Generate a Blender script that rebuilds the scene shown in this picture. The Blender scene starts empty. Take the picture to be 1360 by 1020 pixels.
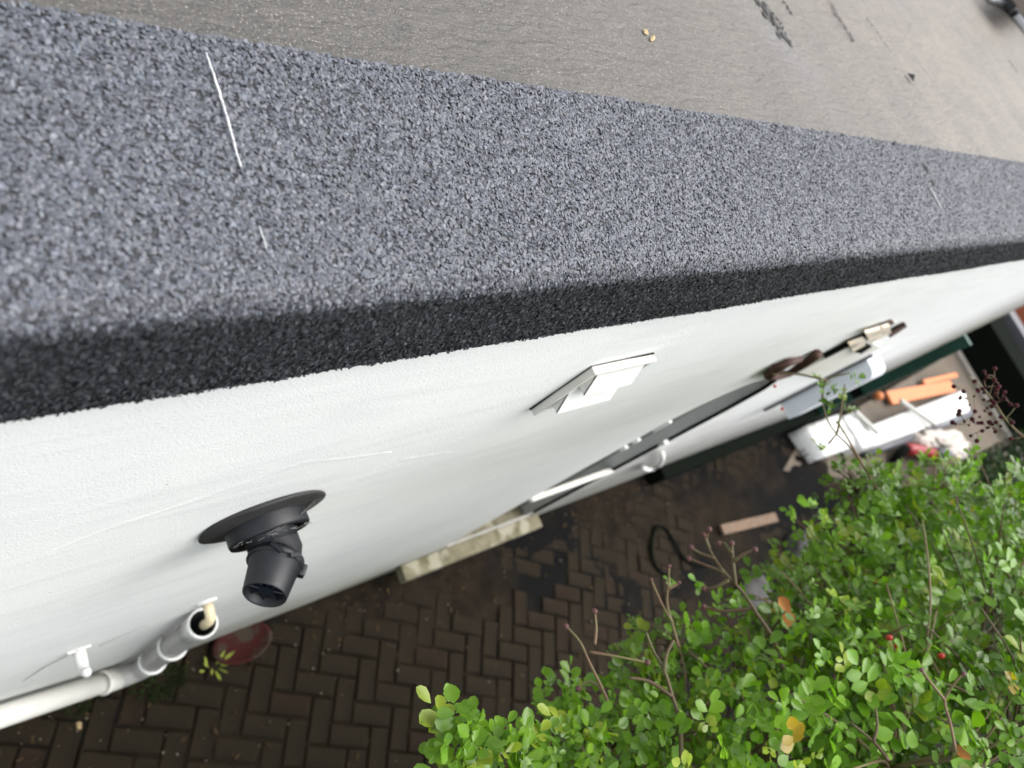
import bpy, bmesh, math, random
import numpy as np
from mathutils import Vector, Matrix, noise
random.seed(7); rng = np.random.default_rng(7)
S = bpy.context.scene
# ---------------------------------------------------------------- camera
# measured camera: rows = world axes (X along the wall, Y into the building, Z up) in camera axes
F = 1021.0; PX, PY = 680.0, 510.0
R = np.array([[0.72069023, -0.15235179, 0.67630949],
              [-0.39858217, -0.88925217, 0.22441665],
              [0.5672194, -0.43129979, -0.70160006]])
cam_d = bpy.data.cameras.new('camera'); cam = bpy.data.objects.new('camera', cam_d)
S.collection.objects.link(cam); S.camera = cam
M = Matrix([[R[i][0], -R[i][1], -R[i][2]] for i in range(3)]).to_4x4()
cam.matrix_world = M
cam_d.sensor_width = 36; cam_d.lens = 36*F/1360; cam_d.clip_start = .02; cam_d.clip_end = 300
cam_d.dof.use_dof = True; cam_d.dof.focus_distance = .98; cam_d.dof.aperture_fstop = 4.2
# ---------------------------------------------------------------- world, sun, exposure
W = bpy.data.worlds.new('World'); S.world = W; W.use_nodes = True
wn = W.node_tree.nodes; wl = W.node_tree.links
bgn = wn['Background']; sky = wn.new('ShaderNodeTexSky'); sky.sky_type = 'NISHITA'; sky.sun_disc = False
SUN_EL, SUN_AZ = 60, 114     # azimuth measured clockwise from +Y
sky.sun_elevation = math.radians(SUN_EL); sky.sun_rotation = math.radians(SUN_AZ)
sky.air_density = 1.0; sky.dust_density = 3.0; sky.ozone_density = .6
hs_ = wn.new('ShaderNodeHueSaturation'); hs_.inputs['Saturation'].default_value = .22   # overcast, near-grey sky
wl.new(sky.outputs[0], hs_.inputs['Color']); wl.new(hs_.outputs[0], bgn.inputs[0]); bgn.inputs[1].default_value = .15
sd = bpy.data.lights.new('sun', 'SUN'); sd.energy = 1.3; sd.angle = math.radians(55); sd.color = (1, .98, .95)
so = bpy.data.objects.new('sun', sd); S.collection.objects.link(so)
az = math.radians(SUN_AZ); el = math.radians(SUN_EL)
sdir = Vector((math.sin(az)*math.cos(el), math.cos(az)*math.cos(el), math.sin(el)))
so.rotation_euler = sdir.to_track_quat('Z', 'Y').to_euler()
S.view_settings.view_transform = 'Standard'; S.view_settings.look = 'None'
S.view_settings.gamma = 1; S.view_settings.use_curve_mapping = False
S.view_settings.exposure = 1.28
S.render.engine = 'CYCLES'
# ---------------------------------------------------------------- helpers
H = 3.6; G = -H; YW = .282
def ray(px, py):
    v = np.array([px-PX, py-PY, F]); v = R @ (v/np.linalg.norm(v)); return v
def onz(px, py, z): r = ray(px, py); return Vector(r*z/r[2])
def ony(px, py, y): r = ray(px, py); return Vector(r*y/r[1])
def ond(px, py, d): return Vector(ray(px, py)*d)
def proj(P):
    c = R.T @ np.array(P, float); return PX+F*c[0]/c[2], PY+F*c[1]/c[2], c[2]
col = S.collection
def mat(name, base, rough=.6, var=None, scale=20, detail=6, bump=0, bscale=None, bdist=.002, spec=.5, metallic=0,
        stain=None, sscale=3, slo=.5, shi=.65, stretch=None, attr=None, coat=0, trans=0):
    m = bpy.data.materials.new(name); m.use_nodes = True
    n = m.node_tree.nodes; l = m.node_tree.links; b = n['Principled BSDF']
    b.inputs['Roughness'].default_value = rough; b.inputs['Metallic'].default_value = metallic
    b.inputs['Specular IOR Level'].default_value = spec
    b.inputs['Coat Weight'].default_value = coat
    b.inputs['Transmission Weight'].default_value = trans
    tc = n.new('ShaderNodeTexCoord'); vec = tc.outputs['Object']
    if stretch:
        mp = n.new('ShaderNodeMapping'); mp.inputs['Scale'].default_value = stretch
        l.new(vec, mp.inputs[0]); vec = mp.outputs[0]
    c = None
    if var:
        nz = n.new('ShaderNodeTexNoise'); nz.inputs['Scale'].default_value = scale; nz.inputs['Detail'].default_value = detail
        nz.inputs['Roughness'].default_value = .65; l.new(vec, nz.inputs['Vector'])
        rp = n.new('ShaderNodeValToRGB'); rp.color_ramp.elements[0].position = .33; rp.color_ramp.elements[1].position = .67
        rp.color_ramp.elements[0].color = (*base, 1); rp.color_ramp.elements[1].color = (*var, 1)
        l.new(nz.outputs['Fac'], rp.inputs[0]); c = rp.outputs[0]
    else:
        rg = n.new('ShaderNodeRGB'); rg.outputs[0].default_value = (*base, 1); c = rg.outputs[0]
    if stain:
        nz = n.new('ShaderNodeTexNoise'); nz.inputs['Scale'].default_value = sscale; nz.inputs['Detail'].default_value = 5
        l.new(tc.outputs['Object'], nz.inputs['Vector'])
        mr = n.new('ShaderNodeMapRange'); mr.inputs[1].default_value = slo; mr.inputs[2].default_value = shi
        l.new(nz.outputs['Fac'], mr.inputs[0])
        mx = n.new('ShaderNodeMix'); mx.data_type = 'RGBA'
        l.new(mr.outputs[0], mx.inputs[0]); l.new(c, mx.inputs[6]); mx.inputs[7].default_value = (*stain, 1); c = mx.outputs[2]
    if attr:   # per-piece brightness / tint stored on the mesh
        at = n.new('ShaderNodeAttribute'); at.attribute_name = attr
        mx = n.new('ShaderNodeMix'); mx.data_type = 'RGBA'; mx.blend_type = 'MULTIPLY'; mx.inputs[0].default_value = 1
        l.new(c, mx.inputs[6]); l.new(at.outputs['Color'], mx.inputs[7]); c = mx.outputs[2]
    l.new(c, b.inputs['Base Color'])
    if bump:
        bz = n.new('ShaderNodeTexNoise'); bz.inputs['Scale'].default_value = bscale or scale*3; bz.inputs['Detail'].default_value = 4
        l.new(vec, bz.inputs['Vector'])
        bp = n.new('ShaderNodeBump'); bp.inputs['Strength'].default_value = bump; bp.inputs['Distance'].default_value = bdist
        l.new(bz.outputs['Fac'], bp.inputs['Height']); l.new(bp.outputs[0], b.inputs['Normal'])
    m['b'] = 1
    return m
def obj(name, verts, faces, m, parent=None, smooth=False):
    me = bpy.data.meshes.new(name); me.from_pydata([tuple(v) for v in verts], [], faces); me.update()
    if m: me.materials.append(m)
    if smooth: me.shade_smooth()
    o = bpy.data.objects.new(name, me); col.objects.link(o)
    if parent: o.parent = parent; o.matrix_parent_inverse = parent.matrix_world.inverted() if False else Matrix.Translation(-parent.location)
    return o
def bobj(name, bm, m, parent=None, smooth=False):
    me = bpy.data.meshes.new(name); bm.normal_update(); bm.to_mesh(me); bm.free()
    if m: me.materials.append(m)
    if smooth: me.shade_smooth()
    o = bpy.data.objects.new(name, me); col.objects.link(o)
    if parent: o.parent = parent; o.matrix_parent_inverse = Matrix.Translation(-parent.location)
    return o
def thing(name, label, cat, loc=(0,0,0), group=None):
    o = bpy.data.objects.new(name, None); col.objects.link(o); o.location = loc; o.empty_display_size = .05
    o['label'] = label; o['category'] = cat
    if group: o['group'] = group
    return o
def tag(o, label, cat, group=None):
    o['label'] = label; o['category'] = cat
    if group: o['group'] = group
    return o
def struct(o): o['kind'] = 'structure'; return o
def origin(o, p):
    p = Vector(p); o.data.transform(Matrix.Translation(-p)); o.location = p; return o
def box(bm, x0, x1, y0, y1, z0, z1, bev=0, rot=None, c=None):
    r = bmesh.ops.create_cube(bm, size=1)
    vs = r['verts']
    for v in vs: v.co = Vector(((x0+x1)/2+v.co.x*(x1-x0), (y0+y1)/2+v.co.y*(y1-y0), (z0+z1)/2+v.co.z*(z1-z0)))
    if bev:
        es = list({e for v in vs for e in v.link_edges})
        b = bmesh.ops.bevel(bm, geom=es, offset=bev, segments=2, profile=.7, affect='EDGES'); vs = b['verts']
    return vs
def frames(P):
    out = []; up = Vector((0,0,1))
    for i in range(len(P)):
        t = (P[min(i+1, len(P)-1)]-P[max(i-1, 0)]).normalized()
        if i == 0:
            a = t.orthogonal().normalized()
        else:
            a = (a - t*a.dot(t)).normalized()
        out.append((a, t.cross(a)))
    return out
def tube(bm, P, r, n=8, cap=True):
    P = [Vector(p) for p in P]; rr = r if hasattr(r, '__len__') else [r]*len(P); rings = []
    for p, (a, b), q in zip(P, frames(P), rr):
        rings.append([bm.verts.new(p+(a*math.cos(2*math.pi*k/n)+b*math.sin(2*math.pi*k/n))*q) for k in range(n)])
    for A, B in zip(rings, rings[1:]):
        for k in range(n): bm.faces.new((A[k], A[(k+1)%n], B[(k+1)%n], B[k]))
    if cap and n > 2:
        bm.faces.new(rings[0][::-1]); bm.faces.new(rings[-1])
    return bm
def lathe(bm, o, axis, prof, n=32, closed=False):
    """prof = [(distance along axis, radius)]"""
    o = Vector(o); ax = Vector(axis).normalized(); a = ax.orthogonal().normalized(); b = ax.cross(a); rings = []
    for d, r in prof:
        rings.append([bm.verts.new(o+ax*d+(a*math.cos(2*math.pi*k/n)+b*math.sin(2*math.pi*k/n))*max(r, 1e-5)) for k in range(n)])
    for A, B in zip(rings, rings[1:]):
        for k in range(n): bm.faces.new((A[k], A[(k+1)%n], B[(k+1)%n], B[k]))
    return bm
def nz(x, y=0, z=0): return noise.noise(Vector((x, y, z)))
# ---------------------------------------------------------------- materials
M_render = mat('white_render', (.84,.84,.82), .75, (.77,.775,.77), 2.2, 6, bump=.6, bscale=300, bdist=.0014, spec=.3)
M_bit = mat('bitumen', (.012,.012,.013), .6)
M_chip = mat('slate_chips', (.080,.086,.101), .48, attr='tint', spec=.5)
M_chipd = mat('shaded_slate_chips', (.036,.038,.044), .5, attr='tint', spec=.4)  # same chips darkened for the fascia drop, its shade put into the colour
M_white = mat('white_plastic', (.78,.78,.77), .35, (.7,.7,.67), 9, 5)
M_dirtywhite = mat('weathered_white_plastic', (.76,.745,.69), .5, (.66,.64,.58), 14, 6)
M_black = mat('black_plastic', (.0045,.005,.008), .5, (.009,.010,.013), 60, 4, stain=(.12,.12,.12), sscale=160, slo=.70, shi=.76)
M_rubber = mat('grey_rubber', (.018,.018,.018), .65, (.028,.028,.027), 30, 5, bump=.2, bscale=300, stain=(.2,.2,.19), sscale=200, slo=.72, shi=.78)
M_navy = mat('dark_blue_plastic', (.004,.006,.016), .4)
M_cream = mat('cream_plastic', (.72,.62,.40), .4)
M_soil = mat('wet_soil', (.006,.0045,.003), .85, (.020,.0145,.009), 9, 8, bump=.8, bscale=60, bdist=.01, stain=(.004,.004,.004), sscale=1.2, slo=.5, shi=.6, spec=.08)
M_step = mat('mossy_concrete', (.23,.205,.14), .85, (.09,.08,.038), 11, 7, bump=.6, bscale=90, bdist=.003, stain=(.30,.28,.21), sscale=9, slo=.52, shi=.62)
M_dark = mat('black_rubbery_plinth', (.006,.008,.006), .85, spec=.02)
M_green = mat('dark_green_paint', (.010,.05,.035), .4, (.014,.07,.05), 6)
M_rust = mat('rusty_iron', (.045,.016,.012), .7, (.075,.03,.018), 60)
M_glass = mat('dark_glass', (.03,.033,.035), .08)
M_greyp = mat('grey_door_paint', (.17,.17,.17), .5, (.10,.10,.10), 5)
# ================================================================ BUILDING
bld = thing('flat_roofed_building', 'white rendered flat roofed building with a grey slate chipped felt cap along its eaves', 'building', (2.6, YW, G))
XE = 6.7; X0 = -1.6
# wall with an arched door opening; columns of quads
DX0, DX1, DZ0 = 2.30, 2.88, -3.345
def arch(x):
    t = (x-(DX0+DX1)/2)/((DX1-DX0)/2); t = max(-1, min(1, t))
    return -1.78+.33*math.sqrt(max(0, 1-t*t*abs(t)**.3))
def wallmesh():
    bm = bmesh.new(); ztop = -.56; dx = [X0+ i*.25 for i in range(int((DX0-X0)/.25)+1)]
    ax = [DX0+(DX1-DX0)*(.5-.5*math.cos(math.pi*i/14)) for i in range(15)]
    xs = sorted(set([round(v, 4) for v in dx if v < DX0-.02]+[round(v, 4) for v in ax]+[round(DX1+.25*i, 4) for i in range(1, 15)]+[XE-.06]))
    D = .09
    def col_(x0, x1, z0, z1, z0b=None, z1b=None):
        z0b = z0 if z0b is None else z0b; z1b = z1 if z1b is None else z1b
        n = 10; A = [bm.verts.new((x0, YW, z0+(z1-z0)*i/n)) for i in range(n+1)]; B = [bm.verts.new((x1, YW, z0b+(z1b-z0b)*i/n)) for i in range(n+1)]
        for i in range(n): bm.faces.new((A[i], B[i], B[i+1], A[i+1]))
    for a, b in zip(xs, xs[1:]):
        if a >= DX0-1e-3 and b <= DX1+1e-3:
            col_(a, b, arch(a), ztop, arch(b), ztop); col_(a, b, G, DZ0)
            q = [bm.verts.new(p) for p in ((a, YW, arch(a)), (a, YW+D, arch(a)), (b, YW+D, arch(b)), (b, YW, arch(b)))]; bm.faces.new(q)
            q = [bm.verts.new(p) for p in ((a, YW, DZ0), (b, YW, DZ0), (b, YW+D, DZ0), (a, YW+D, DZ0))]; bm.faces.new(q)
        else: col_(a, b, G, ztop)
    for x in (DX0, DX1):
        q = [bm.verts.new(p) for p in ((x, YW, DZ0), (x, YW+D, DZ0), (x, YW+D, arch(x)), (x, YW, arch(x)))]; bm.faces.new(q)
    # rounded far corner and end wall
    pr = [(XE-.06+.06*math.sin(t*math.pi/12), YW+.06-.06*math.cos(t*math.pi/12)) for t in range(7)]+[(XE, 6.0)]
    for (xa, ya), (xb, yb) in zip(pr, pr[1:]):
        q = [bm.verts.new(p) for p in ((xa, ya, G), (xb, yb, G), (xb, yb, ztop), (xa, ya, ztop))]; bm.faces.new(q)
    bmesh.ops.remove_doubles(bm, verts=bm.verts, dist=1e-4)
    return bm
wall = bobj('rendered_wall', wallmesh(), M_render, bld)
# wall paint: algae at the far corner, algae and painted shade near the foot, smears, fine hair cracks
def wall_nodes(m):
    n = m.node_tree.nodes; l = m.node_tree.links; b = n['Principled BSDF']
    src = b.inputs['Base Color'].links[0].from_socket
    g = n.new('ShaderNodeNewGeometry'); sp = n.new('ShaderNodeSeparateXYZ'); l.new(g.outputs['Position'], sp.inputs[0])
    nzn = n.new('ShaderNodeTexNoise'); nzn.inputs['Scale'].default_value = 3.5; nzn.inputs['Detail'].default_value = 7; l.new(g.outputs['Position'], nzn.inputs['Vector'])
    def mth(op, a, c, d=None):
        k = n.new('ShaderNodeMath'); k.operation = op; k.use_clamp = op == 'MINIMUM' and False
        for i, v in enumerate((a, c, d)):
            if v is None: continue
            if isinstance(v, (int, float)): k.inputs[i].default_value = v
            else: l.new(v, k.inputs[i])
        return k.outputs[0]
    def rng_(v, a, b2, c, d):
        k = n.new('ShaderNodeMapRange'); l.new(v, k.inputs[0])
        for i, q in zip((1,2,3,4), (a, b2, c, d)): k.inputs[i].default_value = q
        return k.outputs[0]
    foot = rng_(sp.outputs[2], G+.02, G+1.5, 1, 0)  # base of the wall darkens upwards from the ground, shade mixed into the colour
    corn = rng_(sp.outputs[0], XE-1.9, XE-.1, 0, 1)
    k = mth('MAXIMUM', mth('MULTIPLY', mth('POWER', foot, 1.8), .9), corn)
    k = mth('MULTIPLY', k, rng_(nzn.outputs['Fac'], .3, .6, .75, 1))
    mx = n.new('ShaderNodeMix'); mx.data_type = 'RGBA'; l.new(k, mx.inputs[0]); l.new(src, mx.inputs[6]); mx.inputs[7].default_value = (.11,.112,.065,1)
    # long smears from trowelling, slightly greyer
    mp = n.new('ShaderNodeMapping'); mp.inputs['Scale'].default_value = (1.6, 1, 9); mp.inputs['Rotation'].default_value = (0, .12, 0); l.new(g.outputs['Position'], mp.inputs[0])
    sm = n.new('ShaderNodeTexNoise'); sm.inputs['Scale'].default_value = 2; sm.inputs['Detail'].default_value = 8; sm.inputs['Distortion'].default_value = .6; l.new(mp.outputs[0], sm.inputs['Vector'])
    mx2 = n.new('ShaderNodeMix'); mx2.data_type = 'RGBA'; l.new(rng_(sm.outputs['Fac'], .5, .68, 0, .22), mx2.inputs[0]); l.new(mx.outputs[2], mx2.inputs[6]); mx2.inputs[7].default_value = (.60,.61,.61,1)
    # shade painted grey low down beyond the door, streaked
    shade_m = mth('MULTIPLY', mth('MULTIPLY', rng_(sp.outputs[0], DX1, DX1+.25, 0, 1), rng_(sp.outputs[2], G+1.7, G+.3, 0, 1)), rng_(sm.outputs['Fac'], .3, .6, .5, .95))
    mx4 = n.new('ShaderNodeMix'); mx4.data_type = 'RGBA'; l.new(shade_m, mx4.inputs[0]); l.new(mx2.outputs[2], mx4.inputs[6]); mx4.inputs[7].default_value = (.20,.20,.18,1); mx2 = mx4
    # specks
    vo = n.new('ShaderNodeTexVoronoi'); vo.inputs['Scale'].default_value = 14; l.new(g.outputs['Position'], vo.inputs['Vector'])
    spk = rng_(vo.outputs['Distance'], .025, .035, .8, 0)
    mx3 = n.new('ShaderNodeMix'); mx3.data_type = 'RGBA'; l.new(spk, mx3.inputs[0]); l.new(mx2.outputs[2], mx3.inputs[6]); mx3.inputs[7].default_value = (.42,.40,.36,1)
    l.new(mx3.outputs[2], b.inputs['Base Color'])
    # second, broader relief on top of the fine stipple
    fb = b.inputs['Normal'].links[0].from_node
    b2 = n.new('ShaderNodeBump'); b2.inputs['Strength'].default_value = .35; b2.inputs['Distance'].default_value = .004
    l.new(sm.outputs['Fac'], b2.inputs['Height']); l.new(fb.outputs[0], b2.inputs['Normal']); l.new(b2.outputs[0], b.inputs['Normal'])
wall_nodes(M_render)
# patch ridge of thicker render running through the flue, real relief
def ridge(pts, wdt, h):
    bm = bmesh.new(); V = []
    N = 60
    for i in range(N+1):
        t = i/N*(len(pts)-1); k = min(int(t), len(pts)-2); f = t-k
        x = pts[k][0]*(1-f)+pts[k+1][0]*f; z = pts[k][1]*(1-f)+pts[k+1][1]*f
        w = wdt*(.4+.6*abs(nz(x*9, z*5)))*math.sin(math.pi*min(1, max(0, i/N)))**.4+.0005
        hh = h*(.3+.9*abs(nz(x*14, 3)))
        V.append([bm.verts.new((x, YW+.0005, z+w)), bm.verts.new((x, YW-hh, z+w*.35)), bm.verts.new((x, YW-hh*.5, z-w*.3)), bm.verts.new((x, YW+.0005, z-w))])
    for A, B in zip(V, V[1:]):
        for j in range(3): bm.faces.new((A[j], A[j+1], B[j+1], B[j]))
    return bm
rp = [tuple(ony(*q, YW))[::2] for q in ((60,735),(150,700),(250,668),(330,640),(400,615),(470,608),(520,600))]
bobj('render_ridge', ridge(rp, .030, .0016), M_render, bld, True)
rp = [tuple(ony(*q, YW))[::2] for q in ((430,660),(480,635),(530,612),(600,600))]
bobj('render_ridge', ridge(rp, .034, .0018), M_render, bld, True)
# roof deck of old felt
M_old = mat('old_tan_felt', (.165,.144,.117), .6, (.112,.098,.081), 5, 8, stretch=(1,1,1), spec=.45)
def old_nodes(m):
    n = m.node_tree.nodes; l = m.node_tree.links; b = n['Principled BSDF']; src = b.inputs['Base Color'].links[0].from_socket
    g = n.new('ShaderNodeNewGeometry'); P = g.outputs['Position']
    def N(scale, det=6, st=None, rot=None, dist=0):
        v = P
        if st:
            mp = n.new('ShaderNodeMapping'); mp.inputs['Scale'].default_value = st
            if rot: mp.inputs['Rotation'].default_value = rot
            l.new(v, mp.inputs[0]); v = mp.outputs[0]
        t = n.new('ShaderNodeTexNoise'); t.inputs['Scale'].default_value = scale; t.inputs['Detail'].default_value = det; t.inputs['Distortion'].default_value = dist
        l.new(v, t.inputs['Vector']); return t.outputs['Fac']
    def ramp(v, a, b2, c=0, d=1):
        k = n.new('ShaderNodeMapRange'); l.new(v, k.inputs[0])
        for i, q in zip((1,2,3,4), (a, b2, c, d)): k.inputs[i].default_value = q
        return k.outputs[0]
    def mix(f, a, colr):
        mx = n.new('ShaderNodeMix'); mx.data_type = 'RGBA'; l.new(f, mx.inputs[0]); l.new(a, mx.inputs[6]); mx.inputs[7].default_value = (*colr, 1); return mx.outputs[2]
    sp = n.new('ShaderNodeSeparateXYZ'); l.new(P, sp.inputs[0])
    c = src
    # the near end of the roof is darker and greyer
    c = mix(ramp(sp.outputs[0], .4, 2.6, .85, 0), c, (.05,.047,.045))
    c = mix(ramp(N(420, 3), .60, .68, 0, .7), c, (.34,.31,.26))      # bright mineral grains
    c = mix(ramp(N(230, 3), .36, .44, .75, 0), c, (.03,.03,.03))
    c = mix(ramp(N(1, 5, (20,62,1), (0,0,-.12), .7), .52, .66, 0, .45), c, (.085,.078,.068))
    c = mix(ramp(N(2.2, 6), .60, .72, 0, .35), c, (.12,.125,.135))      # grey patches
    c = mix(ramp(N(1.7, 3, None), .66, .8, 0, .25), c, (.21,.14,.13))
    run = n.new('ShaderNodeMath'); run.operation = 'MULTIPLY'; l.new(ramp(N(3, 8, (9, 1.1, 1), (0,0,.22), 1.6), .62, .70, 0, .35), run.inputs[0]); l.new(ramp(sp.outputs[0], 1.3, 1.6), run.inputs[1])
    c = mix(run.outputs[0], c, (.03,.03,.03))  # black bitumen runs
    l.new(c, b.inputs['Base Color'])
    b1 = n.new('ShaderNodeBump'); b1.inputs['Strength'].default_value = 1; b1.inputs['Distance'].default_value = .0012; l.new(N(330, 3), b1.inputs['Height'])
    b2 = n.new('ShaderNodeBump'); b2.inputs['Strength'].default_value = 1; b2.inputs['Distance'].default_value = .008; l.new(N(1, 5, (20,62,1), (0,0,-.12), .7), b2.inputs['Height']); l.new(b1.outputs[0], b2.inputs['Normal'])
    l.new(b2.outputs[0], b.inputs['Normal'])
old_nodes(M_old)
ZC = -.512; YF = .268; YA = .551; ZF = -.662
bm = bmesh.new(); ny, nx = 30, 60
gv = [[bm.verts.new((X0+(XE-X0)*i/nx, YW+.02+(6-YW)*(j/ny)**1.6, ZC-.006+.004*nz(i*.35, j*.5))) for j in range(ny+1)] for i in range(nx+1)]
for i in range(nx):
    for j in range(ny): bm.faces.new((gv[i][j], gv[i+1][j], gv[i+1][j+1], gv[i][j+1]))
roof = bobj('flat_roof', bm, M_old, bld, True)
# mastic smears / grit on the old felt
def blob(name, p, rx, ry, rot, h, m, parent, n=14, seed=0):
    bm = bmesh.new(); c = bm.verts.new((p.x, p.y, p.z+h)); ring = []
    for k in range(n):
        a = 2*math.pi*k/n; q = 1+.45*nz(math.cos(a)*1.5+seed*7, math.sin(a)*1.5, seed)
        x = math.cos(a)*rx*q; y = math.sin(a)*ry*q
        ring.append(bm.verts.new((p.x+x*math.cos(rot)-y*math.sin(rot), p.y+x*math.sin(rot)+y*math.cos(rot), p.z)))
    for k in range(n): bm.faces.new((ring[k], ring[(k+1)%n], c))
    return bobj(name, bm, m, parent)
M_yel = mat('yellow_grit', (.40,.30,.15), .8, (.26,.19,.10), 200)
for i, (x, y, a, b_) in enumerate(((858,42,.008,.005),(867,51,.012,.004))):
    blob('lichen_spot', onz(x, y, ZC-.003), a, b_, .6, .002, M_yel, roof, seed=i*3.7+1)
for i, (px, w) in enumerate((([(1003,-5),(1016,14),(1030,33),(1046,56)], .010), ([(1040,2),(1052,18)], .005), ([(1104,6),(1116,26),(1134,54)], .007), ([(1150,22),(1166,44),(1184,70)], .003), ([(1340,80),(1352,98)], .006), ([(1015,4),(1035,28),(1052,62)], .004))):
    P = [onz(x, y, ZC-.0035) for x, y in px]; bm = bmesh.new()
    for a, b_ in zip(P, P[1:]):
        for k in range(18):
            p = a.lerp(b_, k/18)+Vector((random.gauss(0, w*1.1), random.gauss(0, w*1.1), 0)); q = w*random.uniform(.08, .7)
            ring = [bm.verts.new(p+Vector((math.cos(t)*q*random.uniform(.4, 1.2), math.sin(t)*q*2.2*random.uniform(.5, 1.2), 0))) for t in [j*math.pi/4 for j in range(8)]]; c = bm.verts.new(p+Vector((0,0,.0015)))
            for j in range(8): bm.faces.new((ring[j], ring[(j+1)%8], c))
    o = bobj('bitumen_smear', bm, M_bit, roof); o['kind'] = 'stuff'
# cap sheet body (bitumen carrier)
def edgeA(x): return YA + .004*nz(x*3, 1) + .002*nz(x*19, 2)
def edgeC(x): return ZF + .005*nz(x*2.3, 5) + .0025*nz(x*13, 6)+.001*nz(x*60, 3)
RB = .026
def capprof(x, s):
    """s: 0 = inner edge ... 1; returns point + normal on the cap skin. total length split in three"""
    L1 = edgeA(x)-(YF+RB); L2 = math.pi/2*RB; L3 = (ZC-RB)-edgeC(x); L = L1+L2+L3; d = s*L
    w = .0022*nz(x*1.7, d*9, 8)+.0012*nz(x*7, d*20, 4)
    if d < L1: return Vector((x, edgeA(x)-d, ZC+w)), Vector((0,0,1)), 0
    if d < L1+L2:
        t = (d-L1)/RB; nrm = Vector((0, -math.sin(t), math.cos(t))); return Vector((x, YF+RB, ZC-RB))+nrm*(RB+w), nrm, t/(math.pi/2)
    return Vector((x, YF-w, ZC-RB-(d-L1-L2))), Vector((0,-1,0)), 1
bm = bmesh.new(); xs = [X0+.05*i for i in range(int((XE-X0)/.05)+1)]; ss = [0,.1,.2,.3,.4,.5,.56,.59,.61,.63,.66,.68,.7,.75,.8,.9,1]
rows = []
for x in xs:
    r_ = [bm.verts.new(capprof(x, 0)[0]-Vector((0,-.001,.006)))]+[bm.verts.new(capprof(x, s)[0]) for s in ss]
    e = capprof(x, 1)[0]; r_.append(bm.verts.new(e+Vector((0,.006,0)))); r_.append(bm.verts.new((x, YW+.01, e.z+.02))); rows.append(r_)
for A, B in zip(rows, rows[1:]):
    for j in range(len(A)-1): bm.faces.new((A[j], B[j], B[j+1], A[j+1]))
M_capbase = mat('cap_felt', (.012,.012,.014), .7, (.04,.042,.047), 380, 3, bump=1, bscale=420, bdist=.002)
cap = bobj('felt_capping', bm, M_capbase, bld, True)
# slate chips: real flakes bedded in the bitumen
def chips(name, n, xa, xb, front, m, size):
    xs = rng.uniform(xa, xb, n)
    L1 = YA-(YF+RB); L2 = math.pi/2*RB; L3 = (ZC-RB)-ZF; L = L1+L2+L3; sb = (L1+L2*.45)/L
    s = rng.uniform((L1+.25*L2)/L, 1.0, n) if front else rng.uniform(0, (L1+.75*L2)/L, n)
    P = np.zeros((n, 3)); Nn = np.zeros((n, 3))
    for i in range(n):
        p, q, _ = capprof(xs[i], s[i]); P[i] = p; Nn[i] = q
    # tangent frame
    T = np.tile([1.,0,0], (n, 1)); B = np.cross(Nn, T)
    a = rng.uniform(0, 2*np.pi, n)[:, None]; t1 = T*np.cos(a)+B*np.sin(a); t2 = -T*np.sin(a)+B*np.cos(a)
    tx = rng.normal(0, .30, n)[:, None]; ty = rng.normal(0, .30, n)[:, None]
    u = t1+Nn*tx; v = t2+Nn*ty
    nn = np.cross(u, v); nn /= np.linalg.norm(nn, axis=1)[:, None]
    la = (size*rng.uniform(.7, 1.35, n))[:, None]; wa = la*rng.uniform(.5, .85, (n, 1)); th = la*rng.uniform(.10, .22, (n, 1))
    K = 6; V = np.zeros((n, K+1, 3)); base = P+Nn*rng.uniform(.0003, .0016, (n, 1))
    for k in range(K):
        ak = 2*np.pi*k/K+rng.uniform(-.25, .25, (n, 1)); q = rng.uniform(.78, 1.15, (n, 1))
        V[:, k] = base+u*np.cos(ak)*la*q+v*np.sin(ak)*wa*q-nn*th*.3
    V[:, K] = base+nn*th+u*la*rng.uniform(-.45, .45, (n, 1))+v*wa*rng.uniform(-.45, .45, (n, 1))
    idx = np.arange(n)[:, None, None]*(K+1); tri = np.array([[k, (k+1)%K, K] for k in range(K)])[None]
    Fc = (idx+tri).reshape(-1)
    me = bpy.data.meshes.new(name); nv = n*(K+1); nf = n*K
    me.vertices.add(nv); me.vertices.foreach_set('co', V.reshape(-1))
    me.loops.add(nf*3); me.loops.foreach_set('vertex_index', Fc.astype(np.int32))
    me.polygons.add(nf); me.polygons.foreach_set('loop_start', np.arange(0, nf*3, 3, dtype=np.int32)); me.polygons.foreach_set('loop_total', np.full(nf, 3, dtype=np.int32))
    at = me.color_attributes.new('tint', 'FLOAT_COLOR', 'POINT')
    g = np.clip(rng.normal(1, .24, n), .4, 1.8); c = np.ones((n, 4)); c[:, 0] = g*rng.uniform(.94, 1.05, n); c[:, 1] = g; c[:, 2] = g*rng.uniform(.96, 1.06, n)
    at.data.foreach_set('color', np.repeat(c, K+1, axis=0).reshape(-1))
    me.update(); me.validate(); me.materials.append(m)
    o = bpy.data.objects.new(name, me); col.objects.link(o); o.parent = cap; o.matrix_parent_inverse = Matrix.Identity(4); o['kind'] = 'stuff'
    o.data.transform(Matrix.Identity(4)); return o
XS = 4.6
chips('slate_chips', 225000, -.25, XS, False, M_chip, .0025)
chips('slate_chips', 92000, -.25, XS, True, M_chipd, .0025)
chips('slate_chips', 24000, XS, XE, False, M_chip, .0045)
chips('slate_chips', 16000, XS, XE, True, M_chipd, .0045)
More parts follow.
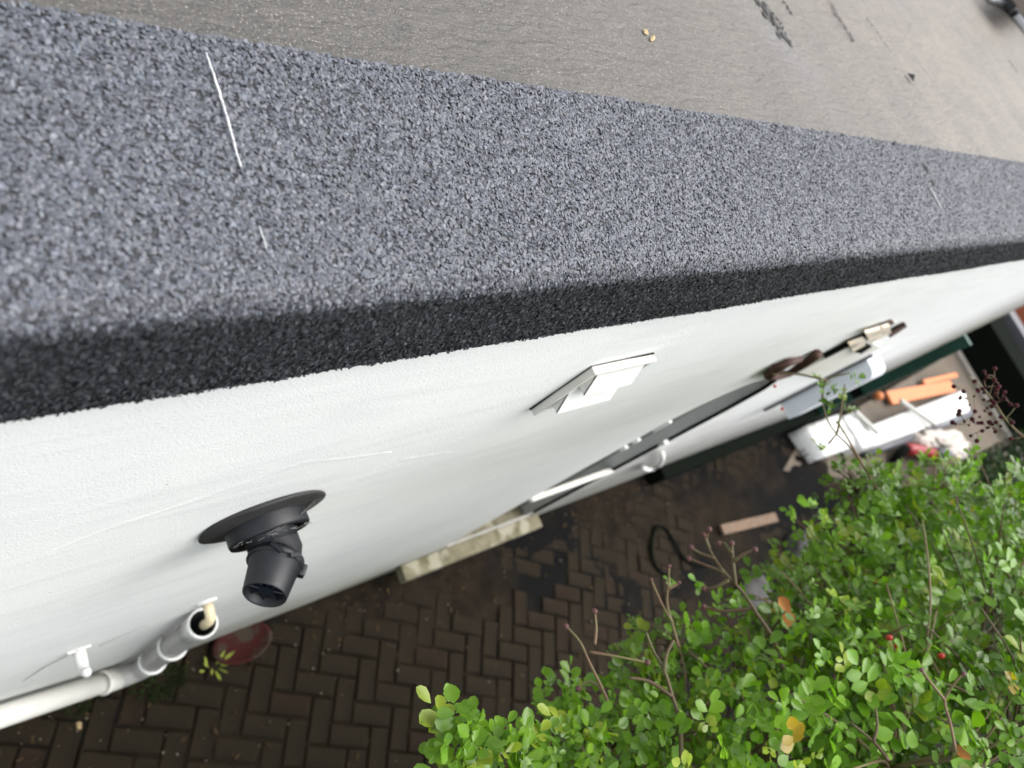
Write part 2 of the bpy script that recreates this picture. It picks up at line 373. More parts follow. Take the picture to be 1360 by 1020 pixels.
# chalk-white scrim thread showing at the laps
M_thread = mat('white_thread', (.75,.75,.73), .7, (.45,.45,.46), 90)
def thread(px, r, parent, seed=0):
    P = [onz(x, y, ZC+.0035) for x, y in px]; bm = bmesh.new(); Q = []
    for a, b_ in zip(P, P[1:]):
        for i in range(8): Q.append(a.lerp(b_, i/8)+Vector((.0007*nz(i*1.3, seed+a.y*50), .0003*nz(i, 3), .0005*nz(i, seed, 4))))
    tube(bm, Q, [r*(.4+.6*math.sin(math.pi*(i+.5)/len(Q))**.5) for i in range(len(Q))], 6); return bobj('scrim_thread', bm, M_thread, parent)
thread([(274,70),(290,118),(304,165),(322,229)], .0010, cap); thread([(344,300),(349,314),(355,333)], .0005, cap, 3)
thread([(1236,250),(1252,280)], .0018, cap, 5)
for i, (x, y, a) in enumerate(((1231,225,.016),(1240,243,.012),(1190,191,.008))): blob('bitumen_bleed', onz(x, y, ZC+.0035), a, .009, 1.35, .004, M_bit, cap, seed=i+9)
# door parts
M_pw = mat('dull_sill_paint', (.42,.41,.37), .6, (.3,.29,.25), 12)
dr = bobj('arched_door', (lambda bm: (bm.faces.new([bm.verts.new((x, YW+.088, arch(x))) for x in [DX0+(DX1-DX0)*i/16 for i in range(17)]]+[bm.verts.new((DX1, YW+.088, DZ0)), bm.verts.new((DX0, YW+.088, DZ0))]), bm)[1])(bmesh.new()), M_greyp, bld)
bm = bmesh.new(); box(bm, DX0+.07, DX1-.07, YW+.078, YW+.0865, -2.5, -1.75, .003); bobj('door_pane', bm, M_glass, dr)
bm = bmesh.new(); box(bm, DX0+.004, DX1-.002, YW-.016, YW+.010, -2.60, -2.575, .004); bobj('door_rail', bm, M_dirtywhite, dr)
bm = bmesh.new(); box(bm, DX0+.005, DX0+.06, YW+.06, YW+.087, DZ0+.03, -1.8, .004); box(bm, DX1-.06, DX1-.005, YW+.06, YW+.087, DZ0+.03, -1.8, .004); bobj('door_stile', bm, M_greyp, dr)
bm = bmesh.new(); box(bm, DX0+.004, DX1+.03, YW-.008, YW+.006, DZ0+.002, DZ0+.022, .003); bobj('threshold', bm, M_pw, dr)
bm = bmesh.new(); box(bm, DX0+.004, DX1-.004, YW+.008, YW+.086, DZ0+.001, DZ0+.012, .002); bobj('sill_board', bm, M_step, dr)
bm = bmesh.new(); tube(bm, [(DX1-.004, YW-.004, DZ0+.1), (DX1-.004, YW-.004, -2.6), (DX1-.002, YW-.004, -1.82), (DX1-.03, YW-.004, -1.63), (DX1-.1, YW-.004, -1.52)], .008, 6); bobj('sealant_bead', bm, M_dark, dr)
for (x, z, l_) in ((DX0+.01, -1.80, .055), (DX0+.05, -2.02, .02), (DX0+.03, -1.93, .02)):
    bm = bmesh.new(); box(bm, x-.01, x+.012, YW-.008, YW+.03, z, z+l_*1.6, .004); bobj('door_hinge', bm, M_white, dr)
# doorstep
bm = bmesh.new(); box(bm, 2.06, 3.04, .197, YW-.003, -3.47, -3.405, .008)
bmesh.ops.subdivide_edges(bm, edges=bm.edges[:], cuts=3, use_grid_fill=True)
for v in bm.verts: v.co += Vector((0, .003*nz(v.co.x*9, v.co.z*9), .003*nz(v.co.x*11, v.co.y*30, 4)))
o = bobj('doorstep', bm, M_step); tag(o, 'mossy concrete slab doorstep at the foot of the white wall', 'doorstep'); origin(o, (2.55, .24, -3.47))
# ================================================================ WALL FITTINGS
# --- boiler flue
fc = Vector((.585, YW, -1.345))
fl = thing('boiler_flue', 'black plastic boiler flue terminal with a round grey rubber wall collar', 'flue', fc)
bm = bmesh.new(); prof = [(.0005,.116),(.003,.1165),(.0055,.114),(.006,.10),(.012,.078),(.013,.064)]
lathe(bm, fc, (0,-1,0), prof, 48)
for v in bm.verts:   # rubber disc lifts a little off the wall
    d = (v.co-fc).length
    if d > .09: v.co.y -= .006*max(0, nz(v.co.x*8, v.co.z*8)+.3)
bobj('wall_seal', bm, M_rubber, fl, True)
bm = bmesh.new(); lathe(bm, fc, (0,-1,0), [(.008,.073),(.036,.074),(.041,.072),(.041,.06),(.02,.058)], 48)
bobj('outer_collar', bm, M_black, fl, True)
bm = bmesh.new(); lathe(bm, fc, (0,-1,0), [(.02,.059),(.021,.0),], 32); lathe(bm, fc, (0,-1,0), [(.015,.046),(.055,.046),(.056,.0)], 40)
bobj('flue_tube', bm, M_black, fl, True)
n0 = fc+Vector((-.0,-.07,0)); ax = Vector((-.62,-.72,.20)).normalized()
# elbow neck
P = [fc+Vector((0,-.035,0)), fc+Vector((.004,-.052,0)), fc+Vector((.005,-.068,0)), fc+Vector((-.002,-.080,.002)), fc+Vector((-.002,-.080,.002))+ax*.015]
bm = bmesh.new(); tube(bm, P, [.043,.043,.043,.043,.044], 32); bobj('elbow', bm, M_black, fl, True)
e0 = P[-1]
bm = bmesh.new(); lathe(bm, e0-ax*.012, ax, [(0,.043),(.0,.050),(.014,.0505),(.0145,.0475),(.016,.0445),(.075,.0385),(.077,.037),(.075,.034),(.03,.032)], 40)
bobj('terminal_socket', bm, M_black, fl, True)
bm = bmesh.new(); tip = e0+ax*.064
lathe(bm, tip-ax*.02, ax, [(0,.033),(.0001,.0)], 32); bobj('terminal_grille', bm, M_navy, fl)
a_ = ax.orthogonal().normalized(); b_ = ax.cross(a_); bm = bmesh.new()
for k in range(4):
    d = a_*math.cos(k*math.pi/4+.3)+b_*math.sin(k*math.pi/4+.3); tube(bm, [tip-ax*.012-d*.033, tip-ax*.012+d*.033], .0022, 6)
lathe(bm, tip-ax*.016, ax, [(0,.012),(.008,.012),(.008,0)], 20); bobj('grille_spokes', bm, M_navy, fl)
# clip lug on the right flank of the joint
side = Vector((1,0,0)); side = (side-ax*side.dot(ax)).normalized()
bm = bmesh.new(); c = e0-ax*.002+side*.052
box(bm, -.008,.004,-.011,.011,-.010,.010,.0035)
bmesh.ops.transform(bm, matrix=Matrix.Translation(c) @ side.to_track_quat('X','Z').to_matrix().to_4x4(), verts=bm.verts); bobj('clip_lug', bm, M_black, fl)
for k in (-.35, .35):
    bm = bmesh.new(); upv = (Vector((0,0,1))-ax*ax.z).normalized(); d = (upv*math.cos(k)+side*math.sin(k)).normalized()
    box(bm, -.003,.003,-.004,.004,-.012,.012,.001)
    bmesh.ops.transform(bm, matrix=Matrix.Translation(e0+d*.052) @ d.to_track_quat('X','Z').to_matrix().to_4x4(), verts=bm.verts); bobj('clip', bm, M_black, fl)
# cobweb on the flue
M_web = mat('cobweb', (.16,.16,.155), .9)
bm = bmesh.new()
tl = fc+Vector((.09,-.008,.05)); an = fc+Vector((-.02,-.046,.062)); bn = fc+Vector((.055,-.06,.05))
for i in range(7): tube(bm, [tl+Vector((random.uniform(-.01,.01),0,random.uniform(-.006,.006))), (tl+an)/2+Vector((0,-.004,.012)), an+Vector((random.uniform(-.012,.012), 0, random.uniform(-.008,.008)))], .0004, 3)
for i in range(26):
    q = an+Vector((random.uniform(-.07,.07), random.uniform(-.004,.0), random.uniform(-.012,.004))); tube(bm, [q, q+Vector((random.uniform(-.015,.015), -.002, random.uniform(-.004,.006)))], .0005, 3)
o = bobj('cobweb', bm, M_web); tag(o, 'dusty grey cobweb strands stretched over the black boiler flue collar', 'cobweb'); origin(o, an)
# --- cowl vent
vt = thing('wall_vent', 'white louvred box vent set high on the white wall below the felt edge', 'vent', (1.13, YW, -.96))
def quadslab(bm, A, B, C, D, t):
    n = (B-A).cross(D-A).normalized()*t; v = [bm.verts.new(p) for p in (A, B, C, D, A+n, B+n, C+n, D+n)]
    for f in ((0,1,2,3),(7,6,5,4),(0,4,5,1),(1,5,6,2),(2,6,7,3),(3,7,4,0)): bm.faces.new([v[i] for i in f])
VX0, VX1, VZ1, VZ0 = 1.04, 1.225, -.872, -1.06
bm = bmesh.new()
box(bm, VX0, VX1, YW-.018, YW-.001, VZ1-.008, VZ1, .002); bobj('frame', bm, M_dirtywhite, vt)
bm = bmesh.new(); box(bm, VX0, VX0+.008, YW-.017, YW-.001, VZ0, VZ1-.009, .002); bobj('frame', bm, M_dirtywhite, vt)
bm = bmesh.new(); box(bm, VX1-.008, VX1, YW-.017, YW-.001, VZ0, VZ1-.009, .002); bobj('frame', bm, M_dirtywhite, vt)
bm = bmesh.new(); box(bm, VX0+.009, VX1-.009, YW-.010, YW-.001, VZ0, VZ1-.009, .001); bobj('back_plate', bm, M_dirtywhite, vt)
for (z1, z0, ya, yb, xa) in ((-.884, -.945, YW-.010, YW-.032, VX0+.03), (-.945, -1.012, YW-.010, YW-.036, VX0+.012)):
    bm = bmesh.new(); quadslab(bm, Vector((xa, ya, z1)), Vector((VX1-.012, ya, z1)), Vector((VX1-.012, yb, z0)), Vector((xa, yb, z0)), .003)
    v = [bm.verts.new(p) for p in ((xa, ya, z1), (xa, yb, z0), (xa, ya, z0))]; bm.faces.new(v)
    v = [bm.verts.new(p) for p in ((VX1-.012, ya, z1), (VX1-.012, yb, z0), (VX1-.012, ya, z0))]; bm.faces.new(v)
    bobj('louvre', bm, M_white, vt)
bm = bmesh.new(); tube(bm, [(VX0-.002, YW-.002, VZ0), (VX0-.002, YW-.002, (VZ0+VZ1)/2), (VX0-.001, YW-.002, VZ1+.001), ((VX0+VX1)/2, YW-.002, VZ1+.0025), (VX1, YW-.002, VZ1+.001)], [.0022,.001,.0008,.001,.0022], 5); bobj('perished_sealant', bm, M_dark, vt)
# --- downpipe with overflow and the low pipe run
dtop = ony(269, 828, .237); dbot = ony(194, 886, .237)
zr = dbot.z; dp = thing('downpipe', 'short grey-white open topped waste pipe standing against the wall', 'pipe', (dtop.x, .237, zr))
M_pipe = mat('grey_white_pipe', (.40,.395,.38), .4, (.32,.315,.30), 8); M_pin = mat('dark_pipe_inside', (.05,.05,.05), .7)
bm = bmesh.new(); rP = .037; lathe(bm, (dtop.x, .237, zr), (0,0,1), [(.02,rP),(dtop.z-zr,rP)], 32); bobj('pipe_barrel', bm, M_pipe, dp, True)
bm = bmesh.new(); lathe(bm, (dtop.x, .237, dtop.z), (0,0,1), [(.003,rP-.0015),(-.25,rP-.004),(-.25,0)], 32); bobj('pipe_bore', bm, M_pin, dp, True)
bm = bmesh.new(); lathe(bm, (dtop.x, .237, dtop.z), (0,0,1), [(-.07,rP+.001),(-.07,rP+.005),(-.012,rP+.006),(.004,rP+.006),(.006,rP+.003),(.004,rP-.001),(-.06,rP-.001)], 32); bobj('socket_rim', bm, M_white, dp, True)
for zz, a0, a1 in ((dtop.z-.33, -1.0, 3.4), (zr+.16, -.9, 3.5)):
    bm = bmesh.new(); c = Vector((dtop.x, .237, zz)); Q = [c+Vector((-math.cos(a0+(a1-a0)*i/16), -math.sin(a0+(a1-a0)*i/16), 0))*(rP+.005) for i in range(17)]
    Q += [Q[-1]+Vector((.012,.012,0)), Q[-1]+Vector((.03,.014,0))]
    tube(bm, Q, .0055, 8); bobj('pipe_clip', bm, M_white, dp, True)
bm = bmesh.new(); xb = dtop.x
tube(bm, [(xb, .237, zr+.10), (xb, .237, zr+.045), (xb-.012, .237, zr+.012), (xb-.045, .237, zr), (xb-.10, .237, zr)], .038, 24)
bobj('elbow', bm, M_pipe, dp, True)
M_cw = mat('creamy_white_pipe', (.76,.745,.70), .4, (.68,.665,.62), 7)
hp = thing('ground_pipe', 'long white plastic waste pipe running low along the foot of the wall', 'pipe', (-.3, .237, zr))
pl = ony(0, 952, .237)
bm = bmesh.new(); tube(bm, [(xb-.09, .237, zr), (pl.x, .237, pl.z), (pl.x-(xb-.09-pl.x)*1.5, .237, pl.z+(pl.z-zr)*1.5)], .034, 24); bobj('pipe_barrel', bm, M_cw, hp, True)
bm = bmesh.new(); d = Vector((-1,0,(pl.z-zr)/(xb-.09-pl.x))).normalized(); lathe(bm, Vector((xb-.08,.237,zr)), d, [(0,.035),(0,.038),(.05,.039),(.06,.042),(.068,.042),(.07,.034)], 24); bobj('coupling', bm, M_cw, hp, True)
ov0 = ony(274, 799, YW)
ov = thing('overflow_pipe', 'stubby cream overflow pipe poking from the wall above the open pipe', 'pipe', ov0)
bm = bmesh.new(); tube(bm, [ov0, ov0+Vector((0,-.03,0)), ov0+Vector((0,-.045,-.006)), ov0+Vector((-.002,-.052,-.022)), ov0+Vector((-.002,-.052,-.07))], .014, 16); bobj('pipe_barrel', bm, M_cream, ov, True)
bm = bmesh.new(); lathe(bm, ov0, (0,-1,0), [(0,.03),(.004,.03),(.008,.018)], 20); bobj('wall_flange', bm, M_white, ov, True)
# --- white hook
hk0 = ony(104, 862, YW); hk = thing('wall_hook', 'small white plastic hose hook left on the wall above the low pipe', 'hook', hk0)
bm = bmesh.new(); box(bm, hk0.x-.028, hk0.x+.028, YW-.006, YW-.0005, hk0.z-.012, hk0.z+.012, .002); bobj('base_plate', bm, M_white, hk)
bm = bmesh.new(); tube(bm, [hk0, hk0+Vector((0,-.03,0)), hk0+Vector((0,-.055,-.004)), hk0+Vector((0,-.066,.018)), hk0+Vector((0,-.06,.03))], [.016,.015,.014,.012,.009], 10); bobj('prong', bm, M_white, hk, True)
# --- crack line beside the hook
bm = bmesh.new(); rp_ = [ony(*q, YW-.0006) for q in ((30,905),(60,885),(95,868),(130,858),(160,845),(195,830))]; tube(bm, rp_, [.0006,.002,.0015,.003,.0015,.0006], 4); bobj('hair_crack', bm, mat('crack_dirt', (.3,.3,.29), .9), wall)
# --- loose J clip
j0 = ony(866, 610, YW-.02); jc = thing('pipe_clip', 'white J shaped open pipe clip on the wall beyond the arched door', 'clip', (j0.x, YW, j0.z))
bm = bmesh.new(); Q = []
for x, y in ((879,602),(880,609),(877,617),(869,622),(860,624),(854,621)): Q.append(ony(x, y, YW-.03))
tube(bm, Q, .015, 8); bobj('hoop', bm, M_white, jc, True)
bm = bmesh.new(); q = ony(883, 594, YW-.03); box(bm, q.x-.015, q.x+.02, YW-.02, YW, q.z-.02, q.z+.02, .008); bobj('screw_boss', bm, M_white, jc)
# --- rusty bracket
def wpath(px, off): return [ony(x, y, YW-off) for x, y in px]
rb = thing('rusty_bracket', 'rusty brown iron U bracket fixed high on the far wall', 'bracket', ony(1040, 490, YW))
bm = bmesh.new(); tube(bm, wpath(((1063,477),(1045,482),(1030,490),(1021,498),(1030,500),(1048,496),(1068,483),(1086,470)), .018), [.010,.014,.017,.018,.016,.013,.016,.018], 8); bobj('iron_hoop', bm, M_rust, rb, True)
bm = bmesh.new(); q = ony(1022, 499, YW); tube(bm, [q, q+Vector((0,-.02,0))], .01, 8); bobj('fixing', bm, M_rust, rb)
# --- broken air grille with peeling cream boards
M_peel = mat('peeling_cream_paint', (.62,.50,.36), .8, (.70,.66,.58), 25, 6, stain=(.12,.09,.07), sscale=18, slo=.58, shi=.63)
og = thing('broken_grille', 'broken cream painted wall grille with black gaps near the far end', 'grille', ony(1150, 455, YW))
def wpoly(name, px, off, m, par, t=.012):
    P = wpath(px, off); bm = bmesh.new(); f = bm.faces.new([bm.verts.new(p) for p in P]); r_ = bmesh.ops.extrude_face_region(bm, geom=[f])
    bmesh.ops.translate(bm, verts=[v for v in r_['geom'] if isinstance(v, bmesh.types.BMVert)], vec=(0, t, 0)); return bobj(name, bm, m, par)
wpoly('cover_panel', ((1062,494),(1150,449),(1168,462),(1090,503)), .014, M_dirtywhite, og)
wpoly('cream_board', ((1150,443),(1182,433),(1184,443),(1156,456)), .026, M_peel, og)
wpoly('cream_board', ((1128,458),(1148,450),(1150,460),(1134,469)), .024, M_peel, og)
wpoly('gap', ((1183,442),(1203,431),(1205,434),(1182,449)), .016, M_rust, og)
wpoly('gap', ((1136,468),(1152,459),(1158,461),(1144,470)), .028, M_dark, og)
wpoly('gap', ((1095,474),(1150,446),(1151,449),(1096,477)), .016, M_dark, og)
wpoly('gap', ((1168,436),(1187,428),(1188,430),(1170,439)), .016, M_rust, og)
# --- pale rounded cover
bm = bmesh.new(); xq = 3.95; prof = []
zt, zb = -1.66, -2.2
for i in range(9):
    a = i/8*math.pi/2; prof.append((.172+.05-.05*math.sin(a), zt-.05+.05*math.cos(a)))
prof = [(YW-.001, zt)]+[(.172+.05, zt)]+prof[1:]+[(.172, zb), (YW-.001, zb)]
A = [bm.verts.new((xq, y, z)) for y, z in prof]; B = [bm.verts.new((xq+.16, y, z)) for y, z in prof]
bm.faces.new(A); bm.faces.new(B[::-1])
for k in range(len(A)): bm.faces.new((A[k], B[k], B[(k+1)%len(A)], A[(k+1)%len(A)]))
M_pale = mat('pale_blue_white_plastic', (.74,.78,.83), .25, (.66,.71,.77), 5)
o = bobj('meter_cabinet', bm, M_pale); tag(o, 'pale blue-white plastic meter cabinet with rounded top standing out from the far wall', 'cabinet'); origin(o, (xq+.08, YW, zb))
bm = bmesh.new(); tube(bm, [(xq-.01, YW-.006, -1.62), (xq-.01, YW-.006, -2.3)], .012, 6); o = bobj('wall_cable', bm, M_greyp); tag(o, 'grey cable clipped up the wall beside the pale meter cabinet', 'cable'); origin(o, (xq, YW, -2.3))
# --- black plinth and green door at the far corner
bm = bmesh.new(); box(bm, 4.3, XE+.02, .19, YW-.002, G-.01, G+.16, .01); o = bobj('damp_plinth', bm, M_dark); tag(o, 'black damp plinth strip along the foot of the far wall', 'plinth'); origin(o, (5.6, .26, G))
gt = ond(1285, 450, 1); k = (XE+.05)/gt.x; gz = gt.z*k
gd = thing('green_door', 'dark green painted door leaf standing open at the far building corner', 'door', (XE+.05, .2, G))
bm = bmesh.new(); box(bm, XE+.03, XE+.075, .19, YW+.02, G+.02, gz, .004); bobj('door_leaf', bm, M_green, gd)
bm = bmesh.new(); box(bm, XE+.02, XE+.028, .2, YW, G+.5, G+.6, .001); bobj('hinge', bm, M_dark, gd)
# ================================================================ GROUND
hA = onz(655, 790, G); hB = onz(730, 770, G); hC = onz(940, 770, G); HOLES = [(hA.x, hA.y, .26, .14), (hB.x, hB.y, .2, .1), (hC.x, hC.y, .4, .16), (2.3, .2, .35, .05)]
def soil_z(x, y):
    q = nz(x*1.1+3, y*1.9)*.9+nz(x*4, y*4, 5)*.6+nz(x*13, y*13, 2)*.35
    q += .42*min(1, max(0, (x-1.9)/2.2))-.02
    q += .45*max(0, 1-abs(y-YW)/.14)
    h = min(((x-hx)/rx)**2+((y-hy)/ry)**2 for hx, hy, rx, ry in HOLES); q += .35*max(0, 1.3-h)
    return G-.013+.024*min(1, max(0, q))+.0025*nz(x*22, y*22)
bm = bmesh.new(); XS_ = [-.5+.035*i for i in range(215)]; YS_ = [.45-.035*j for j in range(56)]
gv = [[bm.verts.new((x, y, soil_z(x, y))) for y in YS_] for x in XS_]
for A, B in zip(gv, gv[1:]):
    for j in range(len(YS_)-1): bm.faces.new((A[j], A[j+1], B[j+1], B[j]))
gs = struct(bobj('ground', bm, M_soil, None, True))
o = struct(obj('outer_ground', [(-80,-80,G-.02),(80,-80,G-.02),(80,80,G-.02),(-80,80,G-.02)], [(0,1,2,3)], M_soil))
M_brick = mat('block_paver', (.0125,.0098,.0064), .8, (.030,.0232,.0142), 4, 9, bump=.5, bscale=160, bdist=.003, stain=(.006,.005,.004), sscale=1.3, slo=.46, shi=.62, spec=.06)
M_brick2 = mat('reddish_block_paver', (.016,.0108,.0072), .8, (.029,.0205,.0135), 9, 8, bump=.5, bscale=160, bdist=.003, stain=(.006,.005,.004), sscale=1.3, slo=.46, shi=.62, spec=.06)
pv = struct(bpy.data.objects.new('block_paving', None)); col.objects.link(pv); pv.location = (2, -.4, G)
def brickmesh(m):
    bm = bmesh.new(); L, Wd, g, c = .2, .1, .003, .007
    pts = lambda e, z: [bm.verts.new((sx*(L/2-g-e), sy*(Wd/2-g-e), z)) for sx, sy in ((-1,-1),(1,-1),(1,1),(-1,1))]
    a, b_, c_ = pts(0, -.04), pts(0, -c), pts(c, 0)
    for A, B in ((a, b_), (b_, c_)):
        for k in range(4): bm.faces.new((A[k], A[(k+1)%4], B[(k+1)%4], B[k]))
    bm.faces.new(c_); me = bpy.data.meshes.new('brick'); bm.normal_update(); bm.to_mesh(me); bm.free(); me.materials.append(m); return me
BMs = [brickmesh(M_brick)]*4+[brickmesh(M_brick2)]
th = math.radians(-30); ct, st = math.cos(th), math.sin(th); bricks = []
for i in range(-60, 61):
    for j in range(-40, 41):
        # 90 degree herringbone: unit cell (horizontal + vertical brick) shifted diagonally
        for kind in (0, 1):
            ox, oy = i*.1+j*.2, i*.1-j*.2      # lattice: (w,w) and (2w,-2w)
            cx, cy, rot = (ox+.1, oy+.05, 0) if kind == 0 else (ox+.05+.2, oy+.0, math.pi/2)
            x = .669*1.2+cx*ct-cy*st; y = .05*1.2+cx*st+cy*ct
            if -.4 < x < 6.4 and -1.9 < y < YW+.03:
                hole = min(((x-hx)/rx)**2+((y-hy)/ry)**2 for hx, hy, rx, ry in HOLES)
                if hole > 1+.5*nz(x*5, y*5): bricks.append((x, y, rot+th))
seen = set(); B2 = []
for b in bricks:
    key = (round(b[0], 3), round(b[1], 3))
    if key not in seen: seen.add(key); B2.append(b)
def inview(x, y):
    u, v, d = proj((x, y, G)); return -30 < u < 1390 and -30 < v < 1050 and d > 0
vis = [b for b in B2 if inview(b[0], b[1])]; rest = [b for b in B2 if not inview(b[0], b[1])]
vis.sort(key=lambda b: b[0]**2+b[1]**2+ (30 if b[1] < -.95 else 0))
def bxf(b):
    dz = .007*nz(b[0]*1.3, b[1]*1.3)+random.uniform(-.0025, .0025); sink = -.02*max(0, (b[0]-3.6))*(.5+nz(b[0]*3, b[1]*3))
    w = min(1, max(0, b[0]-2.6)/2)
    return (b[0]+random.uniform(-.003, .003)*(1+2*w), b[1]+random.uniform(-.003, .003)*(1+2*w), G+dz+min(0, sink)*.5), (random.gauss(0, .012+.03*w), random.gauss(0, .012+.03*w), b[2]+random.gauss(0, .012+.06*w))
for b in vis[:300]:
    o = bpy.data.objects.new('brick', random.choice(BMs)); col.objects.link(o); o.parent = pv
    p, r = bxf(b); o.location = Vector(p)-pv.location; o.rotation_euler = r
bm = bmesh.new()
for b in vis[300:]+rest:
    p, r = bxf(b); t = bmesh.new(); t.from_mesh(BMs[0]); from mathutils import Euler
    t.transform(Matrix.Translation(p) @ Euler(r).to_matrix().to_4x4()); me = bpy.data.meshes.new('t'); t.to_mesh(me); t.free(); bm.from_mesh(me); bpy.data.meshes.remove(me)
o = bobj('far_bricks', bm, M_brick, pv); o['kind'] = 'stuff'
# loose grit and fallen bits on the paving
M_grit = mat('pale_grit', (.14,.12,.09), .8)
bm = bmesh.new()
for k in range(260):
    x = random.uniform(0, 4.5); y = random.uniform(-.9, YW-.02) if random.random() < .6 else YW-.02-abs(random.gauss(0, .12)); s = random.choice((.002,.003,.003,.005))*random.uniform(.7, 1.4)
    r_ = bmesh.ops.create_icosphere(bm, subdivisions=1, radius=s); 
    for v in r_['verts']: v.co = v.co*random.uniform(.8, 1.2)+Vector((x, y, G+.004))
o = bobj('loose_grit', bm, M_grit); o['kind'] = 'stuff'; tag(o, 'pale loose grit scattered over the dark block paving', 'grit')
M_litter = mat('leaf_litter', (.025,.017,.010), .85, (.055,.036,.016), 8, spec=.1)
bm = bmesh.new()
for k in range(420):
    x = random.uniform(-.1, 6.2); y = YW-.02-abs(random.gauss(0, .10)) if random.random() < .45 else random.uniform(-1.1, YW-.03); L_ = random.uniform(.006, .02); t = random.uniform(0, 6.28); w = L_*random.uniform(.15, .55)
    z = max(G+.006, soil_z(x, y)+.004); u = Vector((math.cos(t), math.sin(t), random.uniform(-.25,.25)))*L_; v = Vector((-math.sin(t), math.cos(t), random.uniform(-.3,.3)))*w
    c = Vector((x, y, z)); bm.faces.new([bm.verts.new(p) for p in (c-u, c-u*.2+v, c+u*.6+v*.7, c+u, c+u*.2-v, c-u*.6-v*.6)])
o = bobj('leaf_litter', bm, M_litter); o['kind'] = 'stuff'; tag(o, 'brown leaf litter and twig bits strewn over the dark paving', 'leaf litter')
# low weeds in the joints at the wall foot
M_weed = mat('weed_green', (.012,.022,.006), .8, (.022,.034,.010), 30, spec=.1)
def weed(px, n, r, label, m=M_weed, hgt=.05):
    c = onz(*px, G+.005); bm = bmesh.new()
    for k in range(n):
        a = random.uniform(0, 6.28); q = r*random.random()**.5; b = Vector((c.x+math.cos(a)*q, c.y+math.sin(a)*q*.6, G)); d = Vector((math.cos(a)*random.uniform(.01,.04), math.sin(a)*.03, random.uniform(.3, 1)*hgt)); w = Vector((-math.sin(a), math.cos(a), 0))*random.uniform(.002,.005)
        v = [bm.verts.new(p) for p in (b-w*.5, b+w*.5, b+d*.6+w, b+d, b+d*.6-w)]; bm.faces.new(v)
    o = bobj('weed', bm, m); tag(o, label, 'weed', 'weeds at the foot of the wall'); origin(o, (c.x, c.y, G)); return o
weed((212,905), 160, .10, 'dark green weed tuft below the white pipe elbow')
weed((112,925), 70, .08, 'small dark weed tuft under the long low pipe')
o = weed((285,886), 9, .03, 'two yellow-green sprouting leaves beside the red lid', mat('yellow_green_leaf', (.30,.36,.05), .5), .05)
o.data.transform(Matrix.Scale(1.6, 4))
weed((1078,598), 260, .22, 'dark withered plant clump beside the white wrapped boards', mat('withered', (.05,.035,.03), .8), .12)
def leafblob(name, px, r, m, label, cat, group=None):
    o = blob(name, onz(*px, G+.006), r, r*.6, random.uniform(0, 3), .006, m, None, n=9, seed=px[0]); tag(o, label, cat, group); origin(o, onz(*px, G+.006)); return o
leafblob('fallen_leaf', (105,963), .016, M_yel, 'ochre fallen leaf on the paving under the long low pipe', 'leaf')
# red lid
rl = onz(330, 862, G+.03); M_red = mat('faded_red_plastic', (.045,.010,.009), .8, (.03,.010,.008), 12, stain=(.04,.03,.022), sscale=16, slo=.5, shi=.62, spec=.1)
bm = bmesh.new(); lathe(bm, (rl.x-.01, rl.y+.045, G), (0,0,1), [(0,.10),(.02,.11),(.032,.108),(.034,.094),(.027,.09),(.027,0)], 36)
bmesh.ops.scale(bm, vec=(1.25,.8,1), verts=bm.verts, space=Matrix.Translation((-rl.x, -rl.y, -G)))
o = bobj('bucket_lid', bm, M_red, None, True); tag(o, 'faded red plastic lid lying on the paving against the wall', 'lid'); origin(o, (rl.x, rl.y, G))
# hose loop
bm = bmesh.new(); P = [(872,700),(866,718),(867,742),(876,758),(890,765)]; Q = [(884,702),(893,716),(902,732),(918,748),(950,752)]
pts = [onz(*p, G+.012) for p in P[::-1]]+[onz(*p, G+.012) for p in Q]
sp = []
for i in range(len(pts)-1):
    p0, p1, p2, p3 = pts[max(0,i-1)], pts[i], pts[i+1], pts[min(len(pts)-1,i+2)]
    for k in range(5): t = k/5; sp.append(.5*((2*p1)+(p2-p0)*t+(2*p0-5*p1+4*p2-p3)*t*t+(3*p1-p0-3*p2+p3)*t**3))
tube(bm, sp, .011, 8); o = bobj('hose', bm, M_dark); tag(o, 'thin black hose curled in a loop on the dark paving', 'hose'); origin(o, (pts[4].x, pts[4].y, G))
# stick
M_wood = mat('weathered_wood', (.11,.07,.045), .85, (.20,.135,.09), 14, 7, stretch=(1,6,6))
def plank(name, px0, px1, w, t, z0, m, label, cat, z1=None, group=None):
    a = onz(*px0, z0+t/2); b = onz(*px1, (z1 if z1 is not None else z0)+t/2); d = b-a; bm = bmesh.new(); box(bm, -d.length/2, d.length/2, -w/2, w/2, -t/2, t/2, min(t, w)*.12)
    bmesh.ops.transform(bm, matrix=d.to_track_quat('X','Z').to_matrix().to_4x4(), verts=bm.verts)
    o = bobj(name, bm, m); o.location = (a+b)/2; tag(o, label, cat, group); return o
plank('broken_plank', (958,704), (1030,687), .075, .03, G+.01, M_wood, 'short piece of weathered brown wood lying on the dark ground', 'plank')
